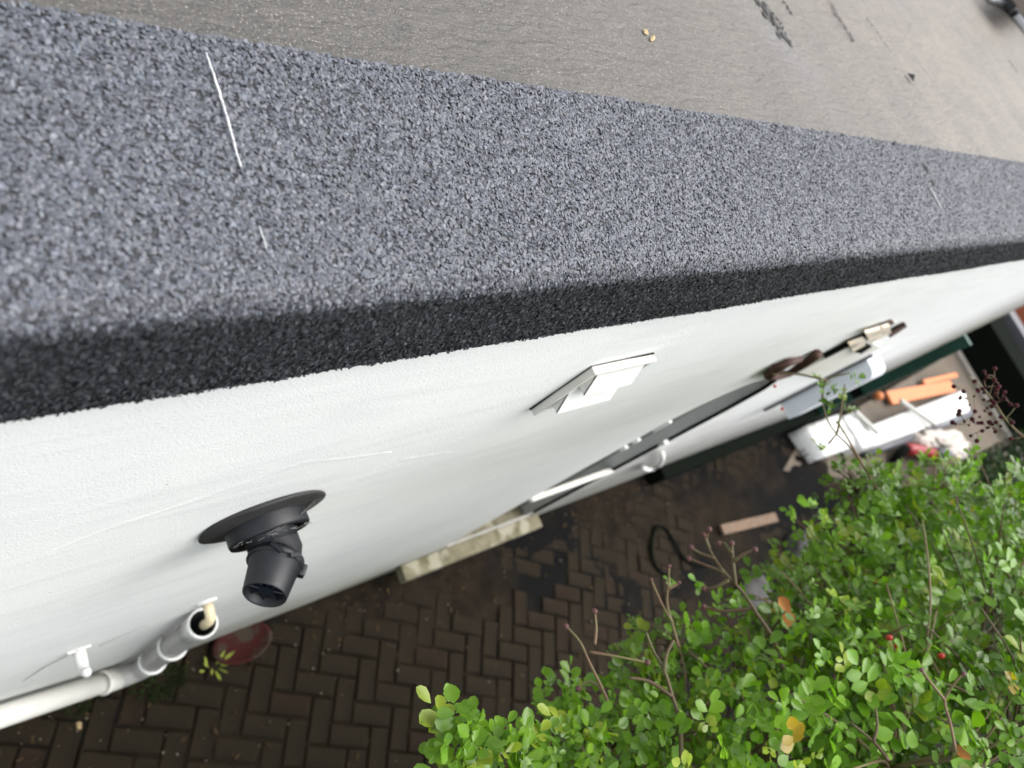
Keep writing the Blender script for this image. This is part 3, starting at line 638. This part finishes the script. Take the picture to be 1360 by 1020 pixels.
# stones by the bush
M_stone = mat('grey_stone', (.075,.072,.070), .9, (.035,.034,.032), 12, 7, bump=.7, bscale=60, bdist=.004)
for px, r, lab in (((1068,726), .17, 'grey rounded stone under the upper edge of the rose bush'), ((1004,786), .15, 'grey rough stone half hidden below the bare rose twigs'), ((985,800), .08, 'small dark grey stone lowest of the three under the rose bush')):
    c = onz(*px, G+r*.3); bm = bmesh.new(); bmesh.ops.create_icosphere(bm, subdivisions=3, radius=r)
    for v in bm.verts: v.co = Vector((v.co.x*1.2, v.co.y*.8, v.co.z*.55))*(1+.35*nz(v.co.x/r+px[0], v.co.y/r, v.co.z/r))
    o = bobj('stone', bm, M_stone, None, True); o.location = c; tag(o, lab, 'stone', 'stones under the rose bush')
# ---------------------------------------------------------------- far yard
M_sand = mat('sandy_earth', (.13,.105,.078), .9, (.09,.072,.052), 3, 8, bump=.5, bscale=40, bdist=.01)
a = [onz(*p, G+.004) for p in ((1040,625),(1060,590),(1150,535),(1245,480),(1330,430),(1500,430),(1500,640),(1300,660),(1150,640))]
o = struct(obj('yard_earth', [(p.x, p.y, G+.004) for p in a], [tuple(range(9))[::-1]], M_sand))
M_conc = mat('pale_concrete', (.33,.31,.265), .85, (.26,.24,.205), 4, 8, bump=.3, bscale=60)
c0 = onz(1262, 472, G+.05); c1 = onz(1308, 436, G+.05)
bm = bmesh.new(); box(bm, c0.x+.3, 11.15, -2.6, 1.2, G-.04, G+.05, .01)
o = struct(bobj('concrete_path', bm, M_conc))
bm = bmesh.new(); box(bm, 11.2, 11.75, -3, 1.6, G-.04, G+.5, .02); o = bobj('black_planter', bm, M_dark); tag(o, 'long black low wall crossing the end of the yard', 'low wall'); origin(o, (11.5,-.7,G))
bm = bmesh.new(); box(bm, 12.0, 12.25, -3, 1.6, G-.04, G+.55, .03); o = bobj('grey_rail', bm, mat('dark_grey_metal', (.10,.10,.11), .4)); tag(o, 'dark grey rail between the black low wall and the orange wall', 'rail'); origin(o, (12.1,-.7,G))
M_org = mat('terracotta_render', (.48,.13,.06), .7, (.40,.11,.055), 3)
bm = bmesh.new(); box(bm, 12.9, 13.2, -3, 1.6, G-.04, G+.8, .02); o = bobj('orange_wall', bm, M_org); tag(o, 'terracotta orange wall at the far right edge', 'wall'); origin(o, (13,-.7,G))
# white wrapped boards
M_poly = mat('white_sheeting', (.82,.82,.80), .45, (.72,.72,.69), 3, 6, bump=.7, bscale=9, bdist=.02)
wb = thing('wrapped_boards', 'long white plastic wrapped bundle of boards lying in the yard', 'bundle', onz(1190, 560, G))
def quadprism(name, px, z, t, m, par, seed=0):
    P = [onz(x, y, z) for x, y in px]; bm = bmesh.new()
    N = 14; T = []; 
    for i in range(N+1):
        f = i/N; row = []
        for j in range(5):
            g = j/4; p = (P[0]*(1-f)+P[1]*f)*(1-g)+(P[3]*(1-f)+P[2]*f)*g
            edge = min(1, min(f, 1-f)*9)*.5+.5; p = p+Vector((0, 0, .02*nz(f*6+seed, g*3)-(.012 if j in (0,4) else 0)-(.01 if i in (0,N) else 0)))
            row.append(bm.verts.new(p))
        T.append(row)
    for A, B in zip(T, T[1:]):
        for j in range(4): bm.faces.new((A[j], A[j+1], B[j+1], B[j]))
    be = [e for e in bm.edges if e.is_boundary]; r_ = bmesh.ops.extrude_edge_only(bm, edges=be)
    for v in [g for g in r_['geom'] if isinstance(g, bmesh.types.BMVert)]: v.co.z = z-t
    return bobj(name, bm, m, par, True)
quadprism('sheeting', ((1128,576),(1282,517),(1290,545),(1166,592)), G+.22, .2, M_poly, wb, 1)
quadprism('sheeting', ((1070,566),(1116,549),(1143,590),(1098,605)), G+.20, .19, M_poly, wb, 5)
quadprism('sheeting', ((1122,552),(1138,547),(1168,586),(1148,596)), G+.24, .2, M_poly, wb, 9)
M_strap = mat('grey_batten', (.36,.36,.33), .6)
for p0, p1 in (((1196,532),(1242,564)), ((1136,547),(1166,575))):
    o = plank('strap', p0, p1, .05, .03, G+.26, M_strap, '', ''); [o.__delitem__(k) for k in ('label','category')]; o.parent = wb; o.matrix_parent_inverse = Matrix.Translation(-wb.location)
M_oplank = mat('orange_plank', (.60,.19,.055), .6, (.52,.17,.055), 8)
plank('orange_plank', (1180,529), (1264,513), .15, .035, G+.05, M_oplank, 'wide bright orange plank leaning on the white wrapped boards', 'plank')
plank('orange_plank', (1226,508), (1270,498), .06, .03, G+.05, M_oplank, 'narrow orange plank farthest from the white bundle', 'plank')
bm = bmesh.new(); q = onz(1167, 526, G+.06); bmesh.ops.create_icosphere(bm, subdivisions=2, radius=.05, matrix=Matrix.Translation(q)); o = bobj('orange_ball', bm, M_oplank, None, True); tag(o, 'small orange lump at the near end of the orange planks', 'ball'); origin(o, q)
def pipe(name, p0, p1, r, z, m, label, cat):
    bm = bmesh.new(); a, b = onz(*p0, z), onz(*p1, z); tube(bm, [a, a.lerp(b, .5)+Vector((0,0,.01)), b], r, 12); o = bobj(name, bm, m, None, True); tag(o, label, cat); origin(o, (a+b)/2)
M_gp = mat('grey_plastic_pipe', (.11,.112,.13), .45, (.08,.082,.095), 5)
pipe('grey_pipe', (1225,571), (1284,549), .07, G+.08, M_gp, 'thick dark grey pipe lying past the white wrapped bundle', 'pipe')
pipe('grey_pipe', (1148,603), (1212,580), .045, G+.05, M_gp, 'thinner grey pipe lying nearest to the rose bush', 'pipe')
# pale crumpled sheet / rubble
M_rub = mat('pale_crumpled_sheet', (.50,.45,.40), .7, (.45,.41,.37), 5, 6, bump=.6, bscale=20, bdist=.02)
c = onz(1250, 590, G+.08); bm = bmesh.new(); bmesh.ops.create_icosphere(bm, subdivisions=4, radius=1)
for v in bm.verts:
    p = v.co; q = 1+.5*nz(p.x*2.1, p.y*2.1, p.z*2.1)+.25*nz(p.x*6, p.y*6, p.z*6); v.co = Vector((p.x*.55*q, p.y*.17*q, p.z*.10*q))
o = bobj('crumpled_sheet', bm, M_rub); o.location = c; o.rotation_euler.z = -.25; tag(o, 'pale crumpled plastic sheet heaped beside the red tool', 'sheet')
rt = thing('red_tool', 'bright red power tool with dark grey end lying by the bush', 'tool', onz(1228, 600, G+.1))
a, b, c_ = onz(1203, 596, G+.12), onz(1240, 602, G+.12), onz(1266, 603, G+.1); M_rr = mat('bright_red_plastic', (.36,.02,.025), .4)
bm = bmesh.new(); tube(bm, [a, a.lerp(b, .12), a.lerp(b, .5), b], [.04,.065,.065,.055], 14); bobj('tool_body', bm, M_rr, rt, True)
bm = bmesh.new(); tube(bm, [b, b.lerp(c_, .7), c_], [.075,.06,.03], 12); bobj('grip', bm, M_gp, rt, True)
bm = bmesh.new(); tube(bm, [a+Vector((-.25,-.05,-.08)), a+Vector((-.1,0,0)), a], [.03,.045,.05], 10); bobj('nozzle', bm, M_dark, rt, True)
# ---------------------------------------------------------------- roof corner fitting (top right)
rf = thing('roof_frame', 'dark metal frame foot with pale metal strip at the roof corner', 'frame', onz(1345, 18, ZC))
M_met = mat('pale_metal', (.62,.64,.68), .3, metallic=.7); M_dkm = mat('black_painted_metal', (.02,.02,.022), .35)
def rbox(name, px0, px1, w, h0, h1, m, par):
    a = onz(*px0, ZC+h0); b = onz(*px1, ZC+h0); d = b-a; bm = bmesh.new(); box(bm, -d.length/2, d.length/2, -w/2, w/2, 0, h1-h0, .006)
    bmesh.ops.transform(bm, matrix=Matrix.Translation((a+b)/2) @ Matrix.Rotation(math.atan2(d.y, d.x), 4, 'Z'), verts=bm.verts); return bobj(name, bm, m, par)
rbox('foot', (1333,8), (1362,26), .09, .004, .10, M_dkm, rf)
rbox('rail', (1345,22), (1372,56), .05, .0, .03, M_met, rf)
rbox('rail', (1310,-2), (1330,3), .05, .0, .02, M_met, rf)
rbox('panel', (1348,5), (1375,-2), .16, .10, .16, mat('brown_metal', (.22,.18,.15), .5), rf)
o = blob('slate_flake', onz(1210, 103, ZC+.002), .016, .010, 1.9, .012, M_bit, None, n=8, seed=2); tag(o, 'black bitumen flake lying alone on the tan roof', 'flake'); origin(o, onz(1210, 103, ZC))
# ================================================================ VEGETATION
def leafmat(name, a, b, tr, sp_=.35):
    m = bpy.data.materials.new(name); m.use_nodes = True; n = m.node_tree.nodes; l = m.node_tree.links; p = n['Principled BSDF']
    at = n.new('ShaderNodeAttribute'); at.attribute_name = 'tint'; oi = n.new('ShaderNodeObjectInfo')
    tc = n.new('ShaderNodeTexCoord'); nn_ = n.new('ShaderNodeTexNoise'); nn_.inputs['Scale'].default_value = 18; l.new(tc.outputs['Object'], nn_.inputs['Vector'])
    rp = n.new('ShaderNodeValToRGB'); rp.color_ramp.elements[0].color = (*a, 1); rp.color_ramp.elements[1].color = (*b, 1); rp.color_ramp.elements[0].position = .3; rp.color_ramp.elements[1].position = .7
    l.new(nn_.outputs['Fac'], rp.inputs[0])
    mx = n.new('ShaderNodeMix'); mx.data_type = 'RGBA'; mx.blend_type = 'MULTIPLY'; mx.inputs[0].default_value = 1; l.new(rp.outputs[0], mx.inputs[6]); l.new(at.outputs['Color'], mx.inputs[7])
    l.new(mx.outputs[2], p.inputs['Base Color']); p.inputs['Roughness'].default_value = .30; p.inputs['Specular IOR Level'].default_value = sp_
    t = n.new('ShaderNodeBsdfTranslucent'); ms = n.new('ShaderNodeMixShader'); ms.inputs[0].default_value = tr
    g2 = n.new('ShaderNodeMix'); g2.data_type = 'RGBA'; g2.blend_type = 'MULTIPLY'; g2.inputs[0].default_value = 1; l.new(mx.outputs[2], g2.inputs[6]); g2.inputs[7].default_value = (1.6,1.9,.6,1)
    l.new(g2.outputs[2], t.inputs[0]); l.new(p.outputs[0], ms.inputs[1]); l.new(t.outputs[0], ms.inputs[2])
    l.new(ms.outputs[0], n['Material Output'].inputs[0]); return m
M_leaf = leafmat('rose_leaf', (.085,.185,.012), (.165,.300,.020), .33)
M_hedge = leafmat('hedge_leaf', (.012,.030,.007), (.024,.055,.010), .2, .05)
M_stem = mat('green_brown_stem', (.13,.13,.045), .6, (.16,.08,.05), 20); M_redstem = mat('reddish_stem', (.075,.075,.022), .6, (.085,.035,.022), 14)
M_wstem = mat('woody_stem', (.07,.05,.035), .8)
M_hip = mat('rose_hip', (.45,.035,.02), .3); M_bud = mat('dried_bud', (.09,.035,.032), .7)
# leaflet template: obovate, folded along the midrib, curled tip; 12 triangles
LT = np.array([[0,0,0],[.33,.25,.05],[.66,.34,.06],[.90,.21,.02],[1,0,-.05],[.90,-.21,.02],[.66,-.34,.06],[.33,-.25,.05],[.5,0,-.02],[.8,0,-.03]])
LF = np.array([[0,8,1],[1,8,2],[8,9,2],[2,9,3],[3,9,4],[4,9,5],[5,9,6],[6,9,8],[6,8,7],[7,8,0]])
def make_leaves(pos, axis, nrm, size, tint):
    n = len(pos); axis = axis/np.linalg.norm(axis, axis=1)[:, None]
    sd_ = np.cross(nrm, axis); sd_ /= np.linalg.norm(sd_, axis=1)[:, None]+1e-9; up = np.cross(axis, sd_)
    fold = rng.uniform(.3, 2.2, (n, 1, 1)); T = np.repeat(LT[None], n, 0); T = np.concatenate([T[:, :, :2], T[:, :, 2:]*fold], 2)
    wsc = rng.uniform(.85, 1.15, (n, 1)); s = size[:, None, None]
    V = pos[:, None]+s*(T[:, :, 0:1]*axis[:, None]+(T[:, :, 1:2]*wsc[:, None])*sd_[:, None]+T[:, :, 2:3]*up[:, None])
    return V
def leafobj(name, V, tint, m, parent):
    n = len(V); me = bpy.data.meshes.new(name); nv = n*len(LT); nf = n*len(LF)
    Fc = (np.arange(n)[:, None, None]*len(LT)+LF[None]).reshape(-1).astype(np.int32)
    me.vertices.add(nv); me.vertices.foreach_set('co', V.reshape(-1)); me.loops.add(nf*3); me.loops.foreach_set('vertex_index', Fc)
    me.polygons.add(nf); me.polygons.foreach_set('loop_start', np.arange(0, nf*3, 3, dtype=np.int32)); me.polygons.foreach_set('loop_total', np.full(nf, 3, dtype=np.int32))
    at = me.color_attributes.new('tint', 'FLOAT_COLOR', 'POINT'); c = np.ones((n, 4)); c[:, :3] = tint; at.data.foreach_set('color', np.repeat(c, len(LT), axis=0).reshape(-1))
    me.update(); me.shade_smooth(); me.materials.append(m)
    o = bpy.data.objects.new(name, me); col.objects.link(o)
    if parent: o.parent = parent; o.matrix_parent_inverse = Matrix.Translation(-parent.location)
    return o
def sprays(blobs, n, size, outw=.75, even=None):
    """compound leaves (5 leaflets) spread through the shells of several ellipsoids"""
    P, A, N_, Sz, T = [], [], [], [], []
    w = np.array([b[1][0]*b[1][1]+b[1][1]*b[1][2]+b[1][0]*b[1][2] for b in blobs]); w = w/w.sum()
    cnt = rng.multinomial(n, w) if even is None else [even]*len(blobs)
    for (c, r), k in zip(blobs, cnt):
        c = np.array(c); r = np.array(r)
        for _ in range(k):
            d = rng.normal(size=3); d /= np.linalg.norm(d)
            if d[2] < -.3 and rng.random() < .6: d[2] *= -1
            q = rng.uniform(.25, 1)**.55; q *= 1+.36*nz(d[0]*2.3+c[0], d[1]*2.3, d[2]*2.3)+.16*nz(d[0]*6+c[1], d[1]*6, d[2]*6)
            p = c+d*r*q; ax_ = d*outw+rng.normal(size=3)*.55+np.array([0,0,.15]); ax_ /= np.linalg.norm(ax_)
            up = np.array([0,0,1.])*.9+d*.5+rng.normal(size=3)*.35; s = size*rng.uniform(.55, 1.35)
            side = np.cross(up, ax_); side /= np.linalg.norm(side)+1e-9
            tt = rng.uniform(.75, 1.25)*(.85+.5*nz(p[0]*3, p[1]*3, p[2]*3)); hue = rng.random()
            tint = np.array([tt*(1.0 if hue > .12 else 1.7), tt*(1.0 if hue > .12 else 1.15), tt*(1.0 if hue > .3 else 1.6)])
            if hue < .002: tint = np.array([2.6,.9,.6])
            for f, sg in ((1.0, 0), (.62, 1), (.62, -1), (.22, 1), (.22, -1)):
                if rng.random() < .08: continue
                a2 = ax_ if sg == 0 else ax_*.45+side*sg+rng.normal(size=3)*.12
                P.append(p+ax_*f*s*1.3); A.append(a2); N_.append(up+rng.normal(size=3)*.25); Sz.append(s*rng.uniform(.8, 1.1)); T.append(tint*rng.uniform(.9, 1.1))
    return np.array(P), np.array(A), np.array(N_), np.array(Sz), np.array(T)
def visible(P):
    u = (R.T @ P.T); x = PX+F*u[0]/u[2]; y = PY+F*u[1]/u[2]; return (u[2] > 0) & (x > 0) & (x < 1360) & (y > 0) & (y < 1020), u[2]
def D(px, py, d): return tuple(ray(px, py)*d)
rose = thing('rose_bush', 'large leafy green rose bush with red hips filling the lower right', 'bush', (3.2, -1.6, G))
blobs = [(D(1300,860,2.35), (.50,.40,.40)), (D(1160,780,2.75), (.40,.30,.28)), (D(1120,900,2.1), (.38,.30,.30)), (D(1240,740,3.0), (.40,.26,.26)),
         (D(970,930,2.0), (.27,.26,.24)), (D(1000,1010,1.8), (.32,.24,.22)), (D(1180,1020,1.8), (.36,.28,.24)), (D(1340,1000,2.0), (.40,.30,.3)),
         (D(880,985,1.85), (.20,.18,.18)), (D(800,985,1.8), (.10,.11,.12)), (D(1350,780,2.7), (.4,.34,.34)), (D(880,880,2.0), (.11,.10,.12)), (D(1130,655,2.9), (.14,.10,.13)), (D(1240,655,2.9), (.22,.12,.13)), (D(780,1045,1.7), (.20,.14,.14)),
         (D(700,1060,1.7), (.16,.12,.12)), (D(1060,840,2.3), (.22,.18,.2)), (D(1100,760,2.6), (.18,.16,.18)),
         ((2.6,-1.5,-2.6), (.8,.55,.7)), ((1.9,-1.2,-2.2), (.5,.4,.5)), ((.9,-1.45,-2.3), (.7,.4,.7)), ((-.2,-1.4,-2.3), (.7,.4,.7)), ((-1.3,-1.4,-2.3), (.8,.4,.7)), ((.3,-1.3,-3.1), (1.6,.35,.5))]  # this row is unseen growth, added to shade the ground and wall foot
P, A, N_, Sz, T = sprays(blobs, 13000, .0265)
# sprig that leans in at the bottom
P2, A2, N2, S2, T2 = sprays([(D(603,985,1.18), (.030,.02,.02)), (D(625,1005,1.2), (.03,.02,.02)), (D(655,1012,1.25), (.05,.03,.03)), (D(740,940,1.6), (.06,.05,.05)), (D(760,980,1.5), (.06,.05,.05)), (D(840,900,1.7), (.07,.05,.05)), (D(690,1015,1.3), (.05,.04,.03)), (D(760,1000,1.4), (.06,.05,.04)), (D(855,960,1.5), (.06,.06,.05)), (D(930,990,1.45), (.07,.06,.06)),(D(1060,980,1.5),(.1,.07,.05)),(D(1100,850,1.75),(.1,.08,.06))], 0, .026, even=14)
P = np.concatenate([P, P2]); A = np.concatenate([A, A2]); N_ = np.concatenate([N_, N2]); Sz = np.concatenate([Sz, S2]); T = np.concatenate([T, T2])
V = make_leaves(P, A, N_, Sz, T); vis_, dep = visible(P); key = np.where(vis_, dep/Sz, 1e9); order = np.argsort(key)
near = order[:290]; far_ = order[290:]
for i in near: leafobj('leaf', V[i:i+1], T[i:i+1], M_leaf, rose)
o = leafobj('foliage', V[far_], T[far_], M_leaf, rose); o['kind'] = 'stuff'
# stems
base = Vector((3.0,-1.6,G))
def curve(pts, k=6):
    pts = [Vector(p) for p in pts]; out = []
    for i in range(len(pts)-1):
        p0, p1, p2, p3 = pts[max(0,i-1)], pts[i], pts[i+1], pts[min(len(pts)-1,i+2)]
        for j in range(k): t = j/k; out.append(.5*((2*p1)+(p2-p0)*t+(2*p0-5*p1+4*p2-p3)*t*t+(3*p1-p0-3*p2+p3)*t**3))
    return out+[pts[-1]]
for i, (c, r) in enumerate(blobs):
    c = Vector(c); b0 = base+Vector((random.uniform(-.2,.2), random.uniform(-.1,.1), 0)); mid = b0.lerp(c, .5)+Vector((random.uniform(-.1,.1), random.uniform(-.15,.0), .25))
    Q = curve([b0, mid, c]); bm = bmesh.new(); tube(bm, Q, [.014*(1-.7*k/len(Q)) for k in range(len(Q))], 7); bobj('main_stem', bm, M_wstem, rose, True)
    bm = bmesh.new()
    for k in range(24):
        d = Vector(rng.normal(size=3)); d.normalize(); d.z = abs(d.z)*.6+d.z*.4; e = c+Vector((d.x*r[0], d.y*r[1], d.z*r[2]))*random.choice((1.0,1.05,1.2))
        Q = curve([c, c.lerp(e, .5)+Vector((random.uniform(-.04,.04), random.uniform(-.04,.04), .03)), e], 4); tube(bm, Q, [.0035*(1-.65*j/len(Q)) for j in range(len(Q))], 5)
    bobj('side_shoot', bm, random.choice((M_stem, M_redstem, M_stem)), rose, True)
def twig(name, pxs, d, r0, m, hips=None, parent=rose, endm=None, rad=.004):
    """one visible twig: list of branches, each a list of pixels; depth d (value or pair)"""
    bm = bmesh.new(); ends = []
    for br in pxs:
        pts = [Vector(ray(x, y)*(d+.03*nz(x*.02, y*.02))) for x, y in br]; Q = curve(pts, 4); tube(bm, Q, [r0*(1-.5*j/len(Q)) for j in range(len(Q))], 6); ends.append(Q[-1])
    o = bobj(name, bm, m, parent, True)
    if endm:
        for e in ends:
            bm = bmesh.new(); bmesh.ops.create_icosphere(bm, subdivisions=2, radius=rad)
            for v in bm.verts: v.co = v.co*(1+.3*nz(v.co.x*300, v.co.y*300))+e
            b = bobj('dried_bud' if endm is M_bud else 'rose_hip', bm, endm, o, True)
    return o
# bare branching twig with dried buds above the bush
twig('bare_twig', [[(1040,890),(1028,850),(1005,815),(985,785),(962,760),(945,735),(935,710)], [(1000,808),(960,812),(935,806)], [(962,760),(940,752),(915,742)], [(950,742),(930,735),(918,727)], [(977,778),(974,750),(972,722)], [(974,745),(990,735),(1003,730)], [(972,735),(962,722),(955,722)], [(942,728),(938,716),(942,703)], [(968,770),(950,780),(935,782)]], 1.75, .0046, M_redstem, endm=M_bud, rad=.0062)
twig('bare_twig', [[(902,860),(892,825),(886,800),(888,775),(889,752)], [(892,825),(878,800),(865,770)], [(888,782),(896,778),(902,774)]], 1.7, .0030, M_stem, endm=M_bud, rad=.004)
twig('bare_twig', [[(905,1010),(903,960),(893,925),(882,890),(868,865),(858,840)], [(893,925),(862,905),(835,900)], [(882,895),(885,870),(895,850)]], 1.45, .0042, M_redstem)
twig('bare_twig', [[(815,950),(800,915),(783,880),(770,852),(752,832)], [(800,915),(782,905),(768,915)], [(783,866),(820,872),(860,880)], [(790,856),(792,835),(790,812)]], 1.5, .0030, M_stem, endm=M_bud, rad=.0055)
twig('bare_twig', [[(1250,900),(1232,860),(1236,800),(1232,740),(1225,690)], [(1232,860),(1210,930),(1200,980)]], 1.85, .003, M_stem)
twig('bare_twig', [[(1180,1010),(1160,985),(1130,960)], [(1160,985),(1165,965),(1163,940)]], 1.5, .003, M_redstem)
twig('bare_twig', [[(1035,1020),(1032,980),(1033,945),(1040,920)]], 1.5, .0035, M_redstem)
twig('bare_twig', [[(1270,1000),(1262,960),(1255,930),(1270,905),(1280,895)], [(1255,930),(1235,905),(1224,890)]], 1.6, .0028, M_stem, endm=M_bud, rad=.004)
bm = None
for (x, y, d) in ((1181,847,1.8),(1192,858,1.8),(1250,871,1.8),(1161,772,2.2),(1237,773,2.3),(1206,711,2.6),(1339,753,2.3)):
    bm = bmesh.new(); bmesh.ops.create_icosphere(bm, subdivisions=2, radius=.006); 
    for v in bm.verts: v.co = Vector((v.co.x, v.co.y, v.co.z*1.25))+Vector(D(x, y, d))
    bobj('rose_hip', bm, M_hip, rose, True)
# orange autumn leaf
def lone_leaf(px, tip, d, m, w=.35):
    a = Vector(D(*px, d)); b = Vector(D(*tip, d)); ax_ = (b-a); s = ax_.length
    Vv = make_leaves(np.array([a]), np.array([ax_]), np.array([-ray(*px)]), np.array([s]), None); return leafobj('autumn_leaf', Vv, np.array([[1,1,1.]]), m, rose)
M_aut = mat('autumn_leaf', (.50,.12,.03), .5, (.45,.24,.04), 40)
lone_leaf((1044,836), (1050,812), 1.8, M_aut); lone_leaf((1050,815), (1036,792), 1.8, M_aut); lone_leaf((1290,1010),(1270,990),1.6,M_aut)
# twig crossing in front of the far yard with small leaves
tw = thing('leafy_shoot', 'thin leafy rose shoot crossing in front of the white wrapped boards', 'shoot', D(1150,630,2.3))
tpx = [[(1165,650),(1150,625),(1130,595),(1110,575),(1098,555),(1092,530)], [(1112,575),(1118,540),(1122,510)], [(1150,625),(1120,572),(1110,560)], [(1100,590),(1112,575)], [(1098,505),(1060,497),(1025,497)], [(1092,530),(1098,505),(1130,495)]]
twig('stem', tpx, 2.2, .0035, M_stem, parent=tw)
PP, AA, NN, SS, TT = sprays([(D(1112,548,2.2), (.03,.03,.03)), (D(1108,525,2.2), (.015,.02,.02)), (D(1096,508,2.2), (.035,.015,.01)), (D(1122,508,2.2), (.012,.01,.012)), (D(1155,635,2.2), (.05,.03,.03)), (D(1095,600,2.2), (.01,.01,.01))], 40, .017)
VV = make_leaves(PP, AA, NN, SS, TT)
for i in range(len(VV)): leafobj('leaf', VV[i:i+1], TT[i:i+1]*.8, M_leaf, tw)
for (x, y) in ((1029,513),(1039,543)):
    bm = bmesh.new(); bmesh.ops.create_icosphere(bm, subdivisions=2, radius=.0045, matrix=Matrix.Translation(D(x, y, 2.2))); bobj('rose_hip', bm, M_hip, tw, True)
# spray of dark hips at right
hs = thing('hip_spray', 'airy bare spray of dark red hips hanging over the pale concrete', 'twig', D(1350,600,2.0))
brs = [[(1400,600),(1360,580),(1335,556),(1318,530),(1300,510),(1285,500)]]
tips = []
for k in range(90):
    x = random.gauss(1312, 28); y = random.gauss(540, 28)
    if not (1262 < x < 1375 and 480 < y < 600): continue
    cand = brs[0]+tips+[b[1] for b in brs[1:]]; t = min(cand, key=lambda p: (p[0]-x-5)**2+(p[1]-y-3)**2)
    if abs(t[0]-x)+abs(t[1]-y) < 5: continue
    brs.append([t, ((t[0]+x)/2+random.uniform(-3,3), (t[1]+y)/2+random.uniform(-3,3)), (x, y)]); tips.append((x, y))
twig('stem', brs[:1], 2.0, .003, M_stem, parent=hs); 
for b in brs[1:]: twig('side_stem', [b], 2.0, .0011, M_stem, parent=hs)

M_dhip = mat('dark_hip', (.018,.008,.009), .7, (.06,.010,.012), 60, spec=.1)
for (x, y) in tips:
    bm = bmesh.new(); bmesh.ops.create_icosphere(bm, subdivisions=2, radius=random.uniform(.0025,.0058))
    c = Vector(D(x, y, 2.0+.03*nz(x*.02, y*.02)))
    for v in bm.verts: v.co = Vector((v.co.x*1.2, v.co.y, v.co.z))+c
    bobj('rose_hip', bm, M_dhip, hs, True)
# dark hedge behind the rose
hg = thing('dark_hedge', 'dark green clipped hedge behind the rose bush at the right edge', 'hedge', (6.6,-1.3,G))
HB = [((7.1,-.98,-2.85), (1.0,.30,.42)), ((8.4,-1.0,-2.8), (.9,.32,.45)), ((7.2,-1.6,-2.9), (1.6,.5,.45)), ((5.7,-1.4,-3.2), (.8,.4,.35)), ((9.2,-1.7,-3.1), (1,.5,.4))]
PP, AA, NN, SS, TT = sprays(HB, 5200, .03, outw=.9)
o = leafobj('foliage', make_leaves(PP, AA, NN, SS, TT), TT, M_hedge, hg); o['kind'] = 'stuff'
M_hcore = mat('hedge_twigs', (.015,.018,.01), .9)
for c, r in HB:
    bm = bmesh.new(); 
    for k in range(60):
        b0 = Vector((c[0]+random.uniform(-r[0], r[0])*.7, c[1]+random.uniform(-r[1], r[1])*.6, G)); e = b0+Vector((random.uniform(-.2,.2), random.uniform(-.15,.15), c[2]-G+r[2]*random.uniform(.2,.8))); tube(bm, [b0, b0.lerp(e, .5)+Vector((random.uniform(-.06,.06), 0, 0)), e], [.012,.008,.003], 5)
    bobj('branches', bm, M_hcore, hg)
